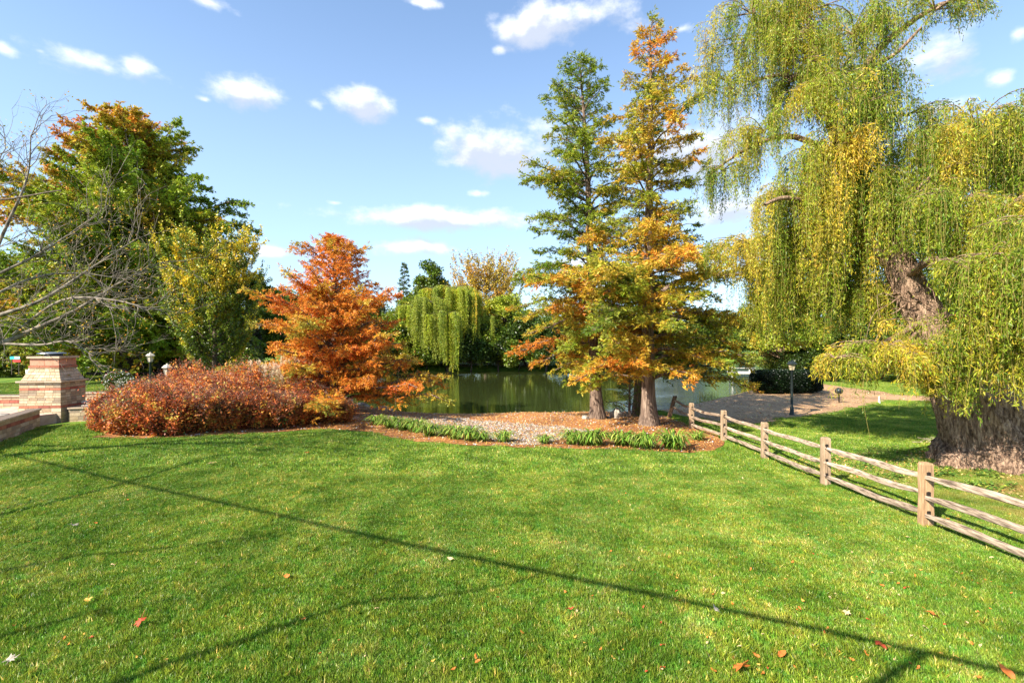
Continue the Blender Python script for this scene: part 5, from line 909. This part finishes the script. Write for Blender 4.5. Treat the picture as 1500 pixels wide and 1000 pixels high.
A = np.c_[c[0]+r.normal(size=n)*.55, c[1]+r.normal(size=n)*.22, r.uniform(0, .12, n)]; A[:, 2] += h(A[:, 0], A[:, 1]); B = A+np.c_[r.normal(size=n)*.3, r.normal(size=n)*.2, r.normal(size=n)*.05]; prisms(m, A, B, .012, .008, (.62, .5, .34), 5); tag(m.build('twig_pile', LEAF), 'little heap of pale twigs on the grass left of the willow base', 'twigs')
P = np.concatenate([scatter(0, 3500, np.asarray(BCHQ), r, .035), scatter(0, 500, np.asarray(PTHQ), r, .04)]); m = MB(); D = r.normal(size=P.shape); D[:, 2] *= .3; n = len(P); leaves(m, P, D, .12*r.uniform(.5, 1.4, n), .07, jit(pal(r.uniform(0, 1, n), [(.3,.15,.06),(.6,.4,.15),(.7,.55,.3)]), r), r, flat=1.2); tag(m.build('beach_leaf_litter', LEAF), 'dry leaves strewn over the sandy shore and path', 'leaf litter', kind='stuff')
# fallen leaves on the lawn
def leafshape(kind, seed):
    r = rg(seed); m = MB()
    if kind == 'maple': ang = np.linspace(0, 2*math.pi, 22, endpoint=False); rad = np.array([1, .5, .72, .4, .95, .48, .7, .38, .62, .3, .3, .2, .3, .3, .62, .38, .7, .48, .95, .4, .72, .5])
    else: ang = np.linspace(0, 2*math.pi, 14, endpoint=False); rad = .42/np.sqrt(np.cos(ang)**2*.2+np.sin(ang)**2)*1.0
    k = len(ang); V = [np.array([0, 0, 0.])]
    for f in (.5, 1): V += [np.array([math.cos(a)*q*f, math.sin(a)*q*f, .35*(q*f)**2*math.cos(2*a+seed)+.12*math.sin(3*a+seed)*f]) for a, q in zip(ang, rad)]
    Fc3 = [[0, 1+i, 1+(i+1) % k] for i in range(k)]; Fc4 = [[1+i, 1+k+i, 1+k+(i+1) % k, 1+(i+1) % k] for i in range(k)]; m.add(V, Fc3, (1, 1, 1), True); m.n -= len(V); m.F.append(np.array(Fc4)+m.n); m.V.pop(); m.V.append(np.array(V, np.float32)); m.C.append(np.ones((k, 3), np.float32)); m.sm.append(np.full(k, True)); m.n += len(V)
    tube(m, [(-.3 if kind == 'maple' else -.8, 0, .05), (-1.2, .1, .15)], .03, 4, (1, 1, 1)); return m
def lm(nm, c):
    q = leafmat(nm, .3, .6, tint=c); return q
LMs = {'orange': lm('orange_dry_leaf', (.72,.2,.04)), 'red': lm('red_dry_leaf', (.5,.08,.03)), 'tan': lm('tan_dry_leaf', (.72,.5,.26)), 'pale': lm('pale_dry_leaf', (.5,.42,.32)), 'gold': lm('gold_dry_leaf', (.75,.42,.08))}
big = [(1085,988,.1,'orange','maple','largest orange leaf, curled up at the bottom edge of the lawn'),(206,919,.075,'red','maple','dark rust leaf standing up on the lawn at lower left'),(419,851,.06,'orange','oval','round orange leaf alone on the left half of the lawn'),(1366,908,.065,'orange','oval','long orange leaf on the lawn near the right edge'),(1290,955,.06,'red','oval','red leaf beside the cable shadow junction'),
 (1050,902,.055,'pale','oval','pale leaf lying on the shadow line'),(14,978,.07,'pale','maple','crumpled whitish leaf in the bottom left corner'),(108,775,.075,'pale','maple','whitish crumpled leaf on the left side of the lawn'),(310,682,.09,'tan','maple','tan curled leaf near the back left of the lawn'),(450,666,.08,'orange','maple','orange leaf near the red shrub bed edge'),(129,886,.05,'gold','maple','small gold leaf left of the dark rust leaf'),(1475,995,.06,'orange','oval','orange leaf at the bottom right edge'),(1145,968,.05,'orange','oval','small orange leaf right of the largest leaf'),(834,900,.045,'red','oval','small dark red leaf below the middle of the shadow line'),(1240,905,.05,'tan','maple','tan leaf in the pale dry patch'),(660,825,.045,'tan','oval','small tan leaf near the crossing of the faint branch shadow')]
r = rg(500)
for px, py, s, c, k, lb in big:
    o = leafshape(k, int(px)).build('fallen_leaf', LMs[c]); x, y = G(px, py); o.location = (x, y, hz(x, y)+.07+s*.2); o.scale = (s*1.25,)*3; o.rotation_euler = (r.normal()*.28+.15, r.normal()*.28, r.uniform(0, 6)); tag(o, lb, 'leaf', 'fallen leaves on the lawn')
pr = {}
for c in ('orange', 'tan', 'gold', 'red'): pr[c] = leafshape('oval', len(c)*3).build('fallen_leaf', LMs[c]); 
cnt = 0; LB2 = {'orange': 'small orange fallen leaf, one of many scattered over the lawn', 'tan': 'small tan fallen leaf, one of many scattered over the lawn', 'gold': 'small golden fallen leaf, one of many scattered over the lawn', 'red': 'small dark red fallen leaf, one of many scattered over the lawn'}; fr = {}
while cnt < 262:
    x_, y_ = r.uniform(0, 1500), 660+340*r.uniform()
    if r.uniform() > .12+.88*ss(700, 1350, x_): continue
    if y_ < 640+(x_-1050)*.4 and x_ > 1050 and r.uniform() < .6: continue
    x, y = G(x_, y_)
    if sdf(np.array([x]), np.array([y]), np.asarray(MULQ))[0] < .1: continue
    c = ['orange', 'tan', 'gold', 'tan', 'gold', 'orange', 'red'][r.integers(0, 7)]; o = pr[c] if c not in fr else pr[c].copy()
    if c in fr: COL.objects.link(o)
    fr[c] = 1; s = r.uniform(.016, .034); o.location = (x, y, hz(x, y)+.05); o.scale = (s, s, s); o.rotation_euler = (r.normal()*.4, r.normal()*.4, r.uniform(0, 6)); tag(o, LB2[c], 'leaf', 'fallen leaves on the lawn'); cnt += 1
# ------------------------------------------------------------------ what throws the long shadows over the lawn: an overhead cable and a bare tree beside the camera
def lift(px, py, t): x, y = G(px, py); L_ = t/math.tan(EL); return np.array([x-SX*L_, y-SY*L_, hz(x, y)+t])
a, b = lift(20, 668, 8.5), lift(1560, 1003, 6.5); m = MB(); d = b-a; s = np.linspace(-.4, 1.9, 24)[:, None]; tube(m, a+d*s, .042, 8); tag(m.build('overhead_cable', RUB), 'thick dark overhead service cable passing above the lawn, out of frame', 'cable')
rt = thing('bare_tree', 'leafless tree behind the camera on the left, only its shadow on the lawn', 'tree', (-15, -4, hz(-15, -4))); m = MB(); tb = np.array([-15, -4, hz(-15, -4)])
tube(m, [(0,0,-.3),(0,0,3),(.2,.2,6)], [.3,.22,.1], 10)
for pts, r0 in (([(170,1005,6.6),(330,950,6.6),(500,895,6.6),(650,872,6.6),(790,850,6.6)], .06), ([(0,842,6),(150,812,6),(300,800,6),(450,782,6),(560,768,6)], .04), ([(0,655,7),(180,656,7),(330,662,7)], .07), ([(60,735,6),(250,720,6),(430,705,6)], .035), ([(320,668,7),(480,650,7),(620,662,7)], .05), ([(120,905,6),(330,870,6)], .03)):
    P = smoothpoly([lift(*p)-tb for p in pts], 14); P += .12*np.sin(np.arange(14)*1.1)[:, None]*np.array([[.3, .5, .4]]); P = np.concatenate([np.array([[0, 0, 4.5]]), P]); tube(m, P, np.r_[r0*1.2, np.linspace(r0, r0*.25, 14)], 6)
m.build('trunk', BARK, rt)
P_a, P_b = lift(1285, 1006, 6.7)-tb, lift(1352, 962, 6.9)-tb; m = MB(); tube(m, [P_a-(P_b-P_a)*4, P_a, P_b], [.07, .06, .05], 6); m.build('limb', BARK, rt)
